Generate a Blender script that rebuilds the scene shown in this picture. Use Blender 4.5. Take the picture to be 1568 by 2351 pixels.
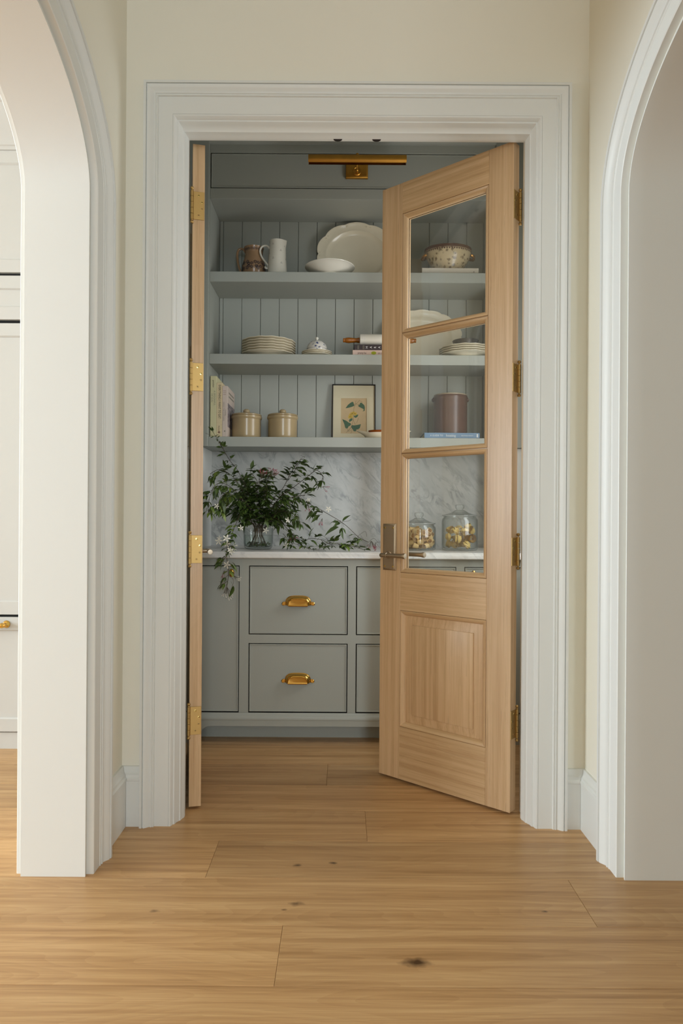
import bpy, math, random
from mathutils import Vector, Matrix, Euler

R = math.radians
sc = bpy.context.scene
for o in list(bpy.data.objects):
    bpy.data.objects.remove(o)

# ------------------------------------------------------------------ camera
FPX, CX, HY, ROLL = 1567.0, 784.0, 1187.0, 0.0065
CAM_X, CAM_Z = -0.047, 1.08
cam_d = bpy.data.cameras.new('camera')
cam_d.sensor_fit = 'VERTICAL'
cam_d.sensor_height = 36.0
cam_d.sensor_width = 24.0
cam_d.lens = 36.0 * FPX / 2351.0
cam_d.shift_y = (HY - 1175.5) / 2351.0
cam_d.clip_start = 0.02
cam = bpy.data.objects.new('camera', cam_d)
sc.collection.objects.link(cam)
cr, sr = math.cos(ROLL), math.sin(ROLL)
cam.matrix_world = Matrix(((cr, -sr, 0, CAM_X), (0, 0, -1, 0), (sr, cr, 0, CAM_Z), (0, 0, 0, 1)))
sc.camera = cam

# ------------------------------------------------------------------ world, exposure, daylight
w = bpy.data.worlds.new('daylight_world')
sc.world = w
w.use_nodes = True
w.node_tree.nodes['Background'].inputs[0].default_value = (0.80, 0.90, 1.0, 1)
w.node_tree.nodes['Background'].inputs[1].default_value = 0.4
sc.view_settings.view_transform = 'Standard'
sc.view_settings.look = 'None'
sc.view_settings.gamma = 1.0
sc.view_settings.use_curve_mapping = False
sc.view_settings.exposure = 0.22
cy = sc.cycles
cy.max_bounces = 12
cy.diffuse_bounces = 6
cy.glossy_bounces = 5
cy.transmission_bounces = 6
cy.transparent_max_bounces = 40
cy.caustics_reflective = False
cy.caustics_refractive = False
cy.sample_clamp_indirect = 6.0


def window_light(name, loc, rot, sx, sy, power, col):
    d = bpy.data.lights.new(name, 'AREA')
    d.shape = 'RECTANGLE'
    d.size, d.size_y = sx, sy
    d.energy = power
    d.color = col
    o = bpy.data.objects.new(name, d)
    sc.collection.objects.link(o)
    o.location = loc
    o.rotation_euler = rot
    return o


# daylight entering through the windows of the rooms around the hall
window_light('kitchen_window_daylight', (-7.48, 0.3, 1.75), (0, R(-90), 0), 2.4, 4.2, 480, (0.80, 0.92, 1.0))
window_light('kitchen_street_window_daylight', (-2.9, -4.48, 1.75), (R(90), 0, 0), 2.6, 2.0, 6, (0.83, 0.93, 1.0))
window_light('hall_end_window_daylight', (0.85, -4.48, 1.65), (R(90), 0, 0), 0.9, 2.5, 98, (0.82, 0.925, 1.0))
window_light('side_room_window_daylight', (4.48, -0.6, 1.6), (0, R(90), 0), 1.6, 1.6, 1.5, (0.88, 0.95, 1.0))
window_light('pantry_window_daylight', (0.955, 2.87, 1.65), (0, R(90), 0), 1.3, 0.5, 12, (0.93, 0.96, 0.98))


# ------------------------------------------------------------------ materials
def lin(c):
    out = []
    for v in c[:3]:
        v /= 255.0
        out.append(v / 12.92 if v <= 0.04045 else ((v + 0.055) / 1.055) ** 2.4)
    return (*out, 1.0)


def new_mat(name):
    m = bpy.data.materials.new(name)
    m.use_nodes = True
    nt = m.node_tree
    return m, nt, nt.nodes['Principled BSDF']


def N(nt, t, **kw):
    n = nt.nodes.new(t)
    for k, v in kw.items():
        setattr(n, k, v)
    return n


def ramp(nt, stops):
    n = nt.nodes.new('ShaderNodeValToRGB')
    cr_ = n.color_ramp
    while len(cr_.elements) < len(stops):
        cr_.elements.new(0.5)
    for e, (p, c) in zip(cr_.elements, stops):
        e.position = p
        e.color = c
    return n


def simple(name, rgb, rough=0.5, metal=0.0, bump=0.0, bscale=60, vary=0.0, vscale=3.0, spec=0.5, coat=0.0):
    m, nt, b = new_mat(name)
    b.inputs['Base Color'].default_value = lin(rgb)
    b.inputs['Roughness'].default_value = rough
    b.inputs['Metallic'].default_value = metal
    b.inputs['Specular IOR Level'].default_value = spec
    if coat:
        b.inputs['Coat Weight'].default_value = coat
        b.inputs['Coat Roughness'].default_value = 0.05
    tc = N(nt, 'ShaderNodeTexCoord')
    if vary:
        nz = N(nt, 'ShaderNodeTexNoise')
        nz.inputs['Scale'].default_value = vscale
        nz.inputs['Detail'].default_value = 5
        nt.links.new(tc.outputs['Object'], nz.inputs['Vector'])
        c = lin(rgb)
        rp = ramp(nt, [(0.3, tuple(x * (1 - vary) for x in c[:3]) + (1,)), (0.7, tuple(min(1, x * (1 + vary)) for x in c[:3]) + (1,))])
        nt.links.new(nz.outputs['Fac'], rp.inputs['Fac'])
        nt.links.new(rp.outputs['Color'], b.inputs['Base Color'])
    if bump:
        nb = N(nt, 'ShaderNodeTexNoise')
        nb.inputs['Scale'].default_value = bscale
        nb.inputs['Detail'].default_value = 3
        nt.links.new(tc.outputs['Object'], nb.inputs['Vector'])
        bp = N(nt, 'ShaderNodeBump')
        bp.inputs['Strength'].default_value = bump
        bp.inputs['Distance'].default_value = 0.002
        nt.links.new(nb.outputs['Fac'], bp.inputs['Height'])
        nt.links.new(bp.outputs['Normal'], b.inputs['Normal'])
    return m


def math_node(nt, op, a, b=None, clamp=False):
    n = N(nt, 'ShaderNodeMath', operation=op, use_clamp=clamp)
    for i, v in enumerate((a, b)):
        if v is None:
            continue
        if isinstance(v, (int, float)):
            n.inputs[i].default_value = v
        else:
            nt.links.new(v, n.inputs[i])
    return n.outputs[0]


def wood(name, dark, mid, light, axis, rough=0.42, tone=0.10, fine=1.0, cathedral=0.35, knots=None, stretch=14.0):
    """oak: grain stretched along one local axis; each board differs by its own random offset"""
    m, nt, b = new_mat(name)
    tc = N(nt, 'ShaderNodeTexCoord')
    oi = N(nt, 'ShaderNodeObjectInfo')
    off = N(nt, 'ShaderNodeVectorMath', operation='SCALE')
    off.inputs[0].default_value = (37.1, 21.7, 53.3)
    nt.links.new(oi.outputs['Random'], off.inputs['Scale'])
    add = N(nt, 'ShaderNodeVectorMath', operation='ADD')
    nt.links.new(tc.outputs['Object'], add.inputs[0])
    nt.links.new(off.outputs[0], add.inputs[1])

    def stretched(s_along, s_across):
        mp = N(nt, 'ShaderNodeMapping')
        s = [s_across] * 3
        s['xyz'.index(axis)] = s_along
        mp.inputs['Scale'].default_value = s
        nt.links.new(add.outputs[0], mp.inputs['Vector'])
        return mp.outputs[0]
    n1 = N(nt, 'ShaderNodeTexNoise')
    n1.inputs['Scale'].default_value = 1.0
    n1.inputs['Detail'].default_value = 6
    n1.inputs['Roughness'].default_value = 0.6
    n1.inputs['Distortion'].default_value = 0.4
    nt.links.new(stretched(1.1, stretch), n1.inputs['Vector'])
    n2 = N(nt, 'ShaderNodeTexNoise')
    n2.inputs['Scale'].default_value = 1.0
    n2.inputs['Detail'].default_value = 4
    nt.links.new(stretched(5.0 * fine, 260.0 * fine), n2.inputs['Vector'])
    wv = N(nt, 'ShaderNodeTexNoise')
    wv.inputs['Scale'].default_value = 1.0
    wv.inputs['Detail'].default_value = 1.5
    nt.links.new(stretched(0.9, 5.5), wv.inputs['Vector'])
    rings = math_node(nt, 'FRACT', math_node(nt, 'MULTIPLY', wv.outputs['Fac'], 26.0))
    rings = math_node(nt, 'MULTIPLY', math_node(nt, 'SUBTRACT', rings, 0.5), cathedral)
    f = math_node(nt, 'ADD', math_node(nt, 'MULTIPLY', n1.outputs['Fac'], 0.75), math_node(nt, 'MULTIPLY', n2.outputs['Fac'], 0.25))
    f = math_node(nt, 'ADD', f, math_node(nt, 'MULTIPLY', rings, 0.22))
    rp = ramp(nt, [(0.30, lin(dark)), (0.50, lin(mid)), (0.68, lin(light))])
    nt.links.new(f, rp.inputs['Fac'])
    col = rp.outputs['Color']
    # dark open pores
    pore = math_node(nt, 'GREATER_THAN', n2.outputs['Fac'], 0.66)
    mx = N(nt, 'ShaderNodeMix', data_type='RGBA', blend_type='MULTIPLY')
    nt.links.new(math_node(nt, 'MULTIPLY', pore, 0.35), mx.inputs['Factor'])
    nt.links.new(col, mx.inputs[6])
    mx.inputs[7].default_value = (0.45, 0.38, 0.30, 1)
    col = mx.outputs[2]
    if knots:
        geo = N(nt, 'ShaderNodeNewGeometry')
        nk = N(nt, 'ShaderNodeTexNoise')
        nk.inputs['Scale'].default_value = 28
        nt.links.new(geo.outputs['Position'], nk.inputs['Vector'])
        total = None
        for (kx, ky, kr) in knots:
            sub = N(nt, 'ShaderNodeVectorMath', operation='SUBTRACT')
            nt.links.new(geo.outputs['Position'], sub.inputs[0])
            sub.inputs[1].default_value = (kx, ky, 0)
            ml = N(nt, 'ShaderNodeVectorMath', operation='MULTIPLY')
            nt.links.new(sub.outputs[0], ml.inputs[0])
            ml.inputs[1].default_value = (0.55, 1.0, 0.0)
            ln = N(nt, 'ShaderNodeVectorMath', operation='LENGTH')
            nt.links.new(ml.outputs[0], ln.inputs[0])
            d = math_node(nt, 'DIVIDE', ln.outputs['Value'], kr)
            d = math_node(nt, 'ADD', d, math_node(nt, 'MULTIPLY', math_node(nt, 'SUBTRACT', nk.outputs['Fac'], 0.5), 1.6))
            v = math_node(nt, 'SUBTRACT', 1.0, d, clamp=True)
            total = v if total is None else math_node(nt, 'MAXIMUM', total, v)
        mk = N(nt, 'ShaderNodeMix', data_type='RGBA')
        nt.links.new(math_node(nt, 'MULTIPLY', total, 1.1, clamp=True), mk.inputs['Factor'])
        nt.links.new(col, mk.inputs[6])
        mk.inputs[7].default_value = lin((74, 50, 30))
        col = mk.outputs[2]
    hs = N(nt, 'ShaderNodeHueSaturation')
    nt.links.new(col, hs.inputs['Color'])
    nt.links.new(math_node(nt, 'ADD', math_node(nt, 'MULTIPLY', oi.outputs['Random'], 2 * tone), 1.0 - tone), hs.inputs['Value'])
    nt.links.new(hs.outputs['Color'], b.inputs['Base Color'])
    b.inputs['Roughness'].default_value = rough
    b.inputs['Specular IOR Level'].default_value = 0.4
    bp = N(nt, 'ShaderNodeBump')
    bp.inputs['Strength'].default_value = 0.12
    bp.inputs['Distance'].default_value = 0.001
    nt.links.new(n2.outputs['Fac'], bp.inputs['Height'])
    nt.links.new(bp.outputs['Normal'], b.inputs['Normal'])
    return m


def marble(name, base, vein):
    m, nt, b = new_mat(name)
    tc = N(nt, 'ShaderNodeTexCoord')
    mp = N(nt, 'ShaderNodeMapping')
    m0 = N(nt, 'ShaderNodeMapping')
    m0.inputs['Rotation'].default_value = (0, R(-48), 0)
    nt.links.new(tc.outputs['Object'], m0.inputs['Vector'])
    mp.inputs['Scale'].default_value = (4.2, 8.0, 11.0)
    nt.links.new(m0.outputs[0], mp.inputs['Vector'])
    n1 = N(nt, 'ShaderNodeTexNoise')
    n1.inputs['Scale'].default_value = 1.15
    n1.inputs['Detail'].default_value = 8
    n1.inputs['Roughness'].default_value = 0.62
    n1.inputs['Distortion'].default_value = 1.1
    nt.links.new(mp.outputs[0], n1.inputs['Vector'])
    v = math_node(nt, 'ABSOLUTE', math_node(nt, 'SUBTRACT', n1.outputs['Fac'], 0.5))
    v = math_node(nt, 'SUBTRACT', 1.0, math_node(nt, 'MULTIPLY', v, 16.0), clamp=True)
    n2 = N(nt, 'ShaderNodeTexNoise')
    n2.inputs['Scale'].default_value = 1.7
    n2.inputs['Detail'].default_value = 3
    nt.links.new(mp.outputs[0], n2.inputs['Vector'])
    mask = math_node(nt, 'MULTIPLY', math_node(nt, 'SUBTRACT', n2.outputs['Fac'], 0.40, clamp=True), 3.6, clamp=True)
    v = math_node(nt, 'MULTIPLY', v, mask)
    n3 = N(nt, 'ShaderNodeTexNoise')
    n3.inputs['Scale'].default_value = 1.3
    n3.inputs['Detail'].default_value = 6
    nt.links.new(mp.outputs[0], n3.inputs['Vector'])
    cloud = math_node(nt, 'MULTIPLY', math_node(nt, 'SUBTRACT', n3.outputs['Fac'], 0.42, clamp=True), 1.5, clamp=True)
    f = math_node(nt, 'ADD', math_node(nt, 'MULTIPLY', v, 0.62), math_node(nt, 'MULTIPLY', cloud, 0.55), clamp=True)
    mx = N(nt, 'ShaderNodeMix', data_type='RGBA')
    nt.links.new(f, mx.inputs['Factor'])
    mx.inputs[6].default_value = lin(base)
    mx.inputs[7].default_value = lin(vein)
    nt.links.new(mx.outputs[2], b.inputs['Base Color'])
    b.inputs['Roughness'].default_value = 0.28
    return m


def clear_glass(name, tint=(0.97, 0.985, 0.98), edge=(0.55, 0.62, 0.60), ior=1.45, edge_w=0.35):
    """thin clear glass: fresnel mirror over a lightly tinted see-through body"""
    m = bpy.data.materials.new(name)
    m.use_nodes = True
    nt = m.node_tree
    nt.nodes.clear()
    out = N(nt, 'ShaderNodeOutputMaterial')
    tr = N(nt, 'ShaderNodeBsdfTransparent')
    gl = N(nt, 'ShaderNodeBsdfGlossy')
    gl.inputs['Roughness'].default_value = 0.01
    fr = N(nt, 'ShaderNodeFresnel')
    gm = N(nt, 'ShaderNodeNewGeometry')
    nt.links.new(math_node(nt, 'ADD', ior, math_node(nt, 'MULTIPLY', gm.outputs['Backfacing'], 1.0 / ior - ior)), fr.inputs['IOR'])
    lw = N(nt, 'ShaderNodeLayerWeight')
    lw.inputs['Blend'].default_value = edge_w
    mx = N(nt, 'ShaderNodeMix', data_type='RGBA')
    nt.links.new(math_node(nt, 'POWER', lw.outputs['Facing'], 2.2), mx.inputs['Factor'])
    mx.inputs[6].default_value = (*tint, 1)
    mx.inputs[7].default_value = (*edge, 1)
    nt.links.new(mx.outputs[2], tr.inputs['Color'])
    ms = N(nt, 'ShaderNodeMixShader')
    nt.links.new(fr.outputs[0], ms.inputs[0])
    nt.links.new(tr.outputs[0], ms.inputs[1])
    nt.links.new(gl.outputs[0], ms.inputs[2])
    nt.links.new(ms.outputs[0], out.inputs['Surface'])
    return m


def leaf_mat(name, a, b_, c):
    m, nt, b = new_mat(name)
    oi = N(nt, 'ShaderNodeObjectInfo')
    geo = N(nt, 'ShaderNodeNewGeometry')
    nz = N(nt, 'ShaderNodeTexNoise')
    nz.inputs['Scale'].default_value = 26
    nt.links.new(geo.outputs['Position'], nz.inputs['Vector'])
    f = math_node(nt, 'ADD', math_node(nt, 'MULTIPLY', oi.outputs['Random'], 0.5), math_node(nt, 'MULTIPLY', nz.outputs['Fac'], 0.55))
    rp = ramp(nt, [(0.2, lin(a)), (0.55, lin(b_)), (0.88, lin(c))])
    nt.links.new(f, rp.inputs['Fac'])
    nt.links.new(rp.outputs['Color'], b.inputs['Base Color'])
    b.inputs['Roughness'].default_value = 0.42
    b.inputs['Transmission Weight'].default_value = 0.0
    b.inputs['Subsurface Weight'].default_value = 0.0
    return m


def transfer_print(name, ground, ink, scale, lo, hi, rough=0.2, zlo=None, zhi=None, band=None):
    """glazed pottery with a printed pattern; optional darker bands at local heights"""
    m, nt, b = new_mat(name)
    tc = N(nt, 'ShaderNodeTexCoord')
    vo = N(nt, 'ShaderNodeTexVoronoi')
    vo.inputs['Scale'].default_value = scale
    nt.links.new(tc.outputs['Object'], vo.inputs['Vector'])
    nz = N(nt, 'ShaderNodeTexNoise')
    nz.inputs['Scale'].default_value = scale * 1.7
    nz.inputs['Detail'].default_value = 4
    nt.links.new(tc.outputs['Object'], nz.inputs['Vector'])
    f = math_node(nt, 'ADD', math_node(nt, 'MULTIPLY', vo.outputs['Distance'], 0.6), math_node(nt, 'MULTIPLY', nz.outputs['Fac'], 0.7))
    rp = ramp(nt, [(lo, lin(ink)), (hi, lin(ground))])
    nt.links.new(f, rp.inputs['Fac'])
    col = rp.outputs['Color']
    if zlo is not None:
        sep = N(nt, 'ShaderNodeSeparateXYZ')
        nt.links.new(tc.outputs['Object'], sep.inputs[0])
        inside = math_node(nt, 'MULTIPLY', math_node(nt, 'GREATER_THAN', sep.outputs['Z'], zlo), math_node(nt, 'LESS_THAN', sep.outputs['Z'], zhi))
        mx = N(nt, 'ShaderNodeMix', data_type='RGBA')
        nt.links.new(inside, mx.inputs['Factor'])
        nt.links.new(col, mx.inputs[6])
        mx.inputs[7].default_value = lin(band)
        col = mx.outputs[2]
    nt.links.new(col, b.inputs['Base Color'])
    b.inputs['Roughness'].default_value = rough
    return m


M = {}
M['wall'] = simple('cream_wall_paint', (237, 233, 220), 0.75, bump=0.03, bscale=180)
M['trim'] = simple('off_white_trim_paint', (226, 227, 224), 0.42)
M['ceiling'] = simple('ceiling_paint', (236, 232, 222), 0.8)
M['kitchen'] = simple('kitchen_cabinet_paint', (200, 199, 196), 0.45)
M['pantry'] = simple('blue_grey_cabinet_paint', (163, 166, 158), 0.45)
M['dark_gap'] = simple('dark_gap', (22, 20, 18), 0.9)
KN = [(-0.165, 1.905, 0.014), (-0.55, 1.865, 0.010), (0.141, 1.655, 0.022), (-0.175, 2.115, 0.010), (-0.065, 2.13, 0.009), (-0.20, 1.875, 0.007), (0.52, 1.875, 0.007)]
M['floor_oak'] = wood('floor_oak', (158, 118, 75), (191, 150, 103), (212, 174, 125), 'x', 0.34, 0.12, 0.8, 0.22, KN, stretch=34)
M['floor_base'] = simple('floor_under_layer', (150, 112, 72), 0.5)
M['oak_v'] = wood('door_oak_upright_grain', (184, 147, 108), (205, 171, 131), (218, 186, 148), 'z', 0.30, 0.04, 1.0, 0.10, stretch=70)
M['oak_h'] = wood('door_oak_level_grain', (184, 147, 106), (205, 171, 129), (218, 186, 146), 'x', 0.30, 0.04, 1.0, 0.14, stretch=70)
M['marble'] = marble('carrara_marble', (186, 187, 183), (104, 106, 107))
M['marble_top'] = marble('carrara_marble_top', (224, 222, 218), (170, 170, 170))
M['brass'] = simple('satin_brass', (188, 156, 100), 0.48, 1.0)
M['bright_brass'] = simple('polished_brass', (224, 178, 92), 0.13, 1.0)
M['old_brass'] = simple('aged_brass', (196, 146, 66), 0.42, 1.0, vary=0.12, vscale=12)
M['bronze'] = simple('pale_bronze', (182, 166, 144), 0.40, 1.0)
M['bronze_screw'] = simple('yellow_brass_screw', (215, 190, 120), 0.2, 1.0)
M['screw_slot'] = simple('screw_slot', (60, 42, 18), 0.6)
M['pane'] = clear_glass('door_glass', (0.96, 0.975, 0.97), (0.85, 0.9, 0.89), 1.75)
M['jar_glass'] = clear_glass('jar_glass', (0.98, 0.99, 0.987), (0.28, 0.34, 0.33), 1.5, 0.36)
M['water'] = clear_glass('water', (0.93, 0.96, 0.94), (0.7, 0.78, 0.74), 1.15)
M['cream_china'] = simple('cream_china', (226, 217, 194), 0.16, vary=0.03, vscale=8)
M['white_china'] = simple('white_china', (225, 221, 208), 0.15)
M['stoneware'] = simple('khaki_stoneware', (172, 152, 116), 0.22, vary=0.05, vscale=9)
M['brown_crock'] = simple('brown_salt_glaze', (96, 70, 62), 0.30, vary=0.10, vscale=20, bump=0.1, bscale=120)
M['crock_rim'] = simple('buff_stoneware_rim', (160, 145, 122), 0.4)
M['pewter'] = simple('grey_speckled_tin', (96, 90, 84), 0.35, 0.6, vary=0.35, vscale=90)
M['handle_wood'] = simple('amber_varnished_wood', (150, 88, 24), 0.25, vary=0.2, vscale=25)
M['amber'] = simple('amber_glaze', (150, 72, 14), 0.2)
M['black_frame'] = simple('black_frame', (26, 22, 20), 0.35)
M['mat_board'] = simple('mat_board', (222, 212, 182), 0.8)
M['old_paper'] = simple('aged_paper', (205, 180, 140), 0.8, vary=0.05, vscale=30)
M['print_green'] = simple('print_green', (62, 100, 76), 0.8, vary=0.2, vscale=120)
M['print_yellow'] = simple('print_yellow', (214, 182, 74), 0.8, vary=0.1, vscale=200)
M['print_stem'] = simple('print_stem', (120, 100, 70), 0.8)
M['print_centre'] = simple('print_brown', (110, 62, 26), 0.8)
M['picture_glass'] = clear_glass('picture_glass', (0.985, 0.985, 0.98), (0.9, 0.92, 0.92), 1.45)
M['pages'] = simple('page_edges', (224, 214, 190), 0.8)
M['book_olive'] = simple('pale_olive_cloth', (206, 200, 160), 0.7)
M['book_cream'] = simple('cream_book_cloth', (212, 194, 156), 0.7, vary=0.04, vscale=90)
M['book_pink'] = simple('pale_pink_paper', (204, 188, 176), 0.55)
M['book_dark'] = simple('dark_plum_cloth', (54, 44, 46), 0.6)
M['book_blush'] = simple('blush_paper', (206, 180, 166), 0.6)
M['book_blue'] = simple('dusty_blue_cloth', (106, 136, 164), 0.55)
M['book_white'] = simple('off_white_paper', (212, 202, 186), 0.6)
M['ink'] = simple('black_ink', (38, 30, 26), 0.7)
M['ink_grey'] = simple('grey_ink', (140, 134, 118), 0.7)
M['ink_white'] = simple('white_ink', (226, 226, 224), 0.7)
M['ink_red'] = simple('red_brown_ink', (96, 40, 40), 0.7)
M['ink_olive'] = simple('olive_ink', (150, 156, 28), 0.7)
M['pasta'] = simple('pasta', (226, 190, 128), 0.6, vary=0.08, vscale=60)
M['pasta_yellow'] = simple('egg_pasta', (228, 194, 112), 0.6, vary=0.1, vscale=60)
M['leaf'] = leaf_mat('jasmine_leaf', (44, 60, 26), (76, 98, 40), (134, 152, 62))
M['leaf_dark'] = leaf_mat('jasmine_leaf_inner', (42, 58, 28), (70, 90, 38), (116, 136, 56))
M['stem'] = simple('jasmine_stem', (70, 60, 40), 0.6)
M['petal'] = simple('jasmine_petal', (236, 232, 216), 0.5)
M['bud'] = simple('jasmine_pink_bud', (150, 70, 84), 0.5, vary=0.3, vscale=40)
M['blue_print'] = transfer_print('blue_and_white_print', (218, 214, 206), (54, 66, 112), 46, 0.44, 0.56)
M['brown_print'] = transfer_print('brown_floral_print', (204, 184, 146), (118, 96, 64), 42, 0.44, 0.60)
M['jug_brown'] = simple('tan_glaze', (152, 122, 92), 0.22, vary=0.05, vscale=20)
M['sprig'] = simple('navy_sprig', (40, 36, 48), 0.4)
M['gilt'] = simple('gilt_glaze', (170, 118, 44), 0.25, 0.6)
M['dark_rim'] = simple('dark_brown_glaze', (86, 50, 30), 0.25)
M['pan_steel'] = simple('dark_metal_catch', (58, 48, 46), 0.4, 0.8)
M['photo_dark'] = transfer_print('cover_photograph', (150, 138, 140), (30, 24, 26), 60, 0.45, 0.7, 0.4)


# ------------------------------------------------------------------ geometry helpers
class MB:
    def __init__(s):
        s.v, s.f = [], []

    def add(s, vs, fs):
        n = len(s.v)
        s.v += [tuple(p) for p in vs]
        s.f += [tuple(i + n for i in f) for f in fs]
        return s

    def box(s, x0, x1, y0, y1, z0, z1):
        return s.add([(x0, y0, z0), (x1, y0, z0), (x1, y1, z0), (x0, y1, z0), (x0, y0, z1), (x1, y0, z1), (x1, y1, z1), (x0, y1, z1)],
                     [(0, 3, 2, 1), (4, 5, 6, 7), (0, 1, 5, 4), (1, 2, 6, 5), (2, 3, 7, 6), (3, 0, 4, 7)])

    def cbox(s, x0, x1, y0, y1, z0, z1, c=0.002):
        """box with chamfered edges"""
        X, Y, Z = (x0, x1), (y0, y1), (z0, z1)
        sg = (1, -1)
        idx, vs = {}, []
        for i in (0, 1):
            for j in (0, 1):
                for k in (0, 1):
                    p = (X[i], Y[j], Z[k])
                    d = (sg[i] * c, sg[j] * c, sg[k] * c)
                    for a in range(3):
                        q = [p[b] + (0 if b == a else d[b]) for b in range(3)]
                        idx[(i, j, k, a)] = len(vs)
                        vs.append(q)
        fs = []

        def g(c3, a):
            return idx[(*c3, a)]
        for a in range(3):
            b, d = (a + 1) % 3, (a + 2) % 3
            for sd in (0, 1):
                q = []
                for (u, v) in ((0, 0), (1, 0), (1, 1), (0, 1)):
                    t = [0, 0, 0]
                    t[a], t[b], t[d] = sd, u, v
                    q.append(g(t, a))
                fs.append(tuple(q if sd else q[::-1]))
            for u in (0, 1):
                for v in (0, 1):
                    lo, hi = [0, 0, 0], [0, 0, 0]
                    lo[a], hi[a] = 0, 1
                    lo[b] = hi[b] = u
                    lo[d] = hi[d] = v
                    q = [g(lo, b), g(hi, b), g(hi, d), g(lo, d)]
                    fs.append(tuple(q if (u == v) else q[::-1]))
        for i in (0, 1):
            for j in (0, 1):
                for k in (0, 1):
                    t = [g((i, j, k), 0), g((i, j, k), 1), g((i, j, k), 2)]
                    fs.append(tuple(t if (i + j + k) % 2 else t[::-1]))
        return s.add(vs, fs)

    def lathe(s, prof, seg=32, c=(0, 0, 0), axis='z', closed=False, mod=None):
        """prof: (radius, height) list; mod(theta, i) -> (rx, ry, dz) factors"""
        n0 = len(s.v)
        m = len(prof)
        for t in range(seg):
            th = 2 * math.pi * t / seg
            ct, st = math.cos(th), math.sin(th)
            for i, (r, h) in enumerate(prof):
                kx = ky = 1.0
                dz = 0.0
                if mod:
                    kx, ky, dz = mod(th, i)
                a, b_, h2 = r * ct * kx, r * st * ky, h + dz
                if axis == 'z':
                    p = (c[0] + a, c[1] + b_, c[2] + h2)
                elif axis == 'y':
                    p = (c[0] + a, c[1] + h2, c[2] - b_)
                else:
                    p = (c[0] + h2, c[1] + a, c[2] + b_)
                s.v.append(p)
        e = m if closed else m - 1
        for t in range(seg):
            u = (t + 1) % seg
            for i in range(e):
                j = (i + 1) % m
                s.f.append((n0 + t * m + i, n0 + u * m + i, n0 + u * m + j, n0 + t * m + j))
        return s

    def tube(s, pts, rad, seg=8, cap=True):
        pts = [Vector(p) for p in pts]
        n0 = len(s.v)
        k = len(pts)
        rads = rad if isinstance(rad, (list, tuple)) else [rad] * k
        up = None
        for i, p in enumerate(pts):
            d = (pts[min(i + 1, k - 1)] - pts[max(i - 1, 0)]).normalized()
            if up is None:
                up = Vector((0, 0, 1)) if abs(d.z) < 0.9 else Vector((1, 0, 0))
            sd = d.cross(up).normalized()
            up = sd.cross(d).normalized()
            for j in range(seg):
                a = 2 * math.pi * j / seg
                s.v.append(tuple(p + (sd * math.cos(a) + up * math.sin(a)) * rads[i]))
        for i in range(k - 1):
            for j in range(seg):
                q = (j + 1) % seg
                s.f.append((n0 + i * seg + j, n0 + i * seg + q, n0 + (i + 1) * seg + q, n0 + (i + 1) * seg + j))
        if cap:
            s.f.append(tuple(n0 + j for j in range(seg))[::-1])
            s.f.append(tuple(n0 + (k - 1) * seg + j for j in range(seg)))
        return s

    def ball(s, c, r, seg=12, sx=1, sy=1, sz=1):
        n = seg // 2
        prof = [(r * math.sin(math.pi * i / n), -r * math.cos(math.pi * i / n) * sz) for i in range(n + 1)]
        return s.lathe(prof, seg, c, mod=lambda t, i: (sx, sy, 0))

    def strip(s, rows, closed=False):
        """rows: list of equally long point lists, skinned in order"""
        n0 = len(s.v)
        m = len(rows[0])
        for r in rows:
            s.v += [tuple(p) for p in r]
        for i in range(len(rows) - 1):
            for j in range(m if closed else m - 1):
                q = (j + 1) % m
                s.f.append((n0 + i * m + j, n0 + i * m + q, n0 + (i + 1) * m + q, n0 + (i + 1) * m + j))
        return s

    def prism(s, poly, a, b, axis='y'):
        """polygon in the plane across `axis`, pushed from a to b"""
        n0 = len(s.v)
        k = len(poly)
        for d in (a, b):
            for (p, q) in poly:
                s.v.append({'y': (p, d, q), 'x': (d, p, q), 'z': (p, q, d)}[axis])
        s.f.append(tuple(range(n0, n0 + k)))
        s.f.append(tuple(range(n0 + 2 * k - 1, n0 + k - 1, -1)))
        for i in range(k):
            j = (i + 1) % k
            s.f.append((n0 + i, n0 + k + i, n0 + k + j, n0 + j))
        return s

    def frame(s, x0, x1, z0, z1, prof, fill=False, sides=(0, 1, 2, 3)):
        """mitred rectangular moulding; prof: (inset, y)"""
        n0 = len(s.v)
        m = len(prof)
        for (cx, cz, dx, dz) in ((x0, z0, 1, 1), (x1, z0, -1, 1), (x1, z1, -1, -1), (x0, z1, 1, -1)):
            for (i, y) in prof:
                s.v.append((cx + dx * i, y, cz + dz * i))
        for c in sides:
            d = (c + 1) % 4
            for i in range(m - 1):
                s.f.append((n0 + c * m + i, n0 + d * m + i, n0 + d * m + i + 1, n0 + c * m + i + 1))
        if fill:
            s.f.append(tuple(n0 + c * m + m - 1 for c in range(4)))
        return s

    def move(s, d):
        s.v = [(p[0] + d[0], p[1] + d[1], p[2] + d[2]) for p in s.v]
        return s

    def xf(s, mat):
        s.v = [tuple(mat @ Vector(p)) for p in s.v]
        return s

    def mesh(s, name, mat, smooth=True, angle=35):
        me = bpy.data.meshes.new(name)
        me.from_pydata(s.v, [], s.f)
        me.update()
        import bmesh
        bm = bmesh.new()
        bm.from_mesh(me)
        bmesh.ops.remove_doubles(bm, verts=bm.verts, dist=1e-6)
        bmesh.ops.recalc_face_normals(bm, faces=bm.faces)
        bm.to_mesh(me)
        bm.free()
        if mat is not None:
            me.materials.append(M[mat] if isinstance(mat, str) else mat)
        if smooth:
            for p in me.polygons:
                p.use_smooth = True
            me.set_sharp_from_angle(angle=R(angle))
        return me

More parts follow.
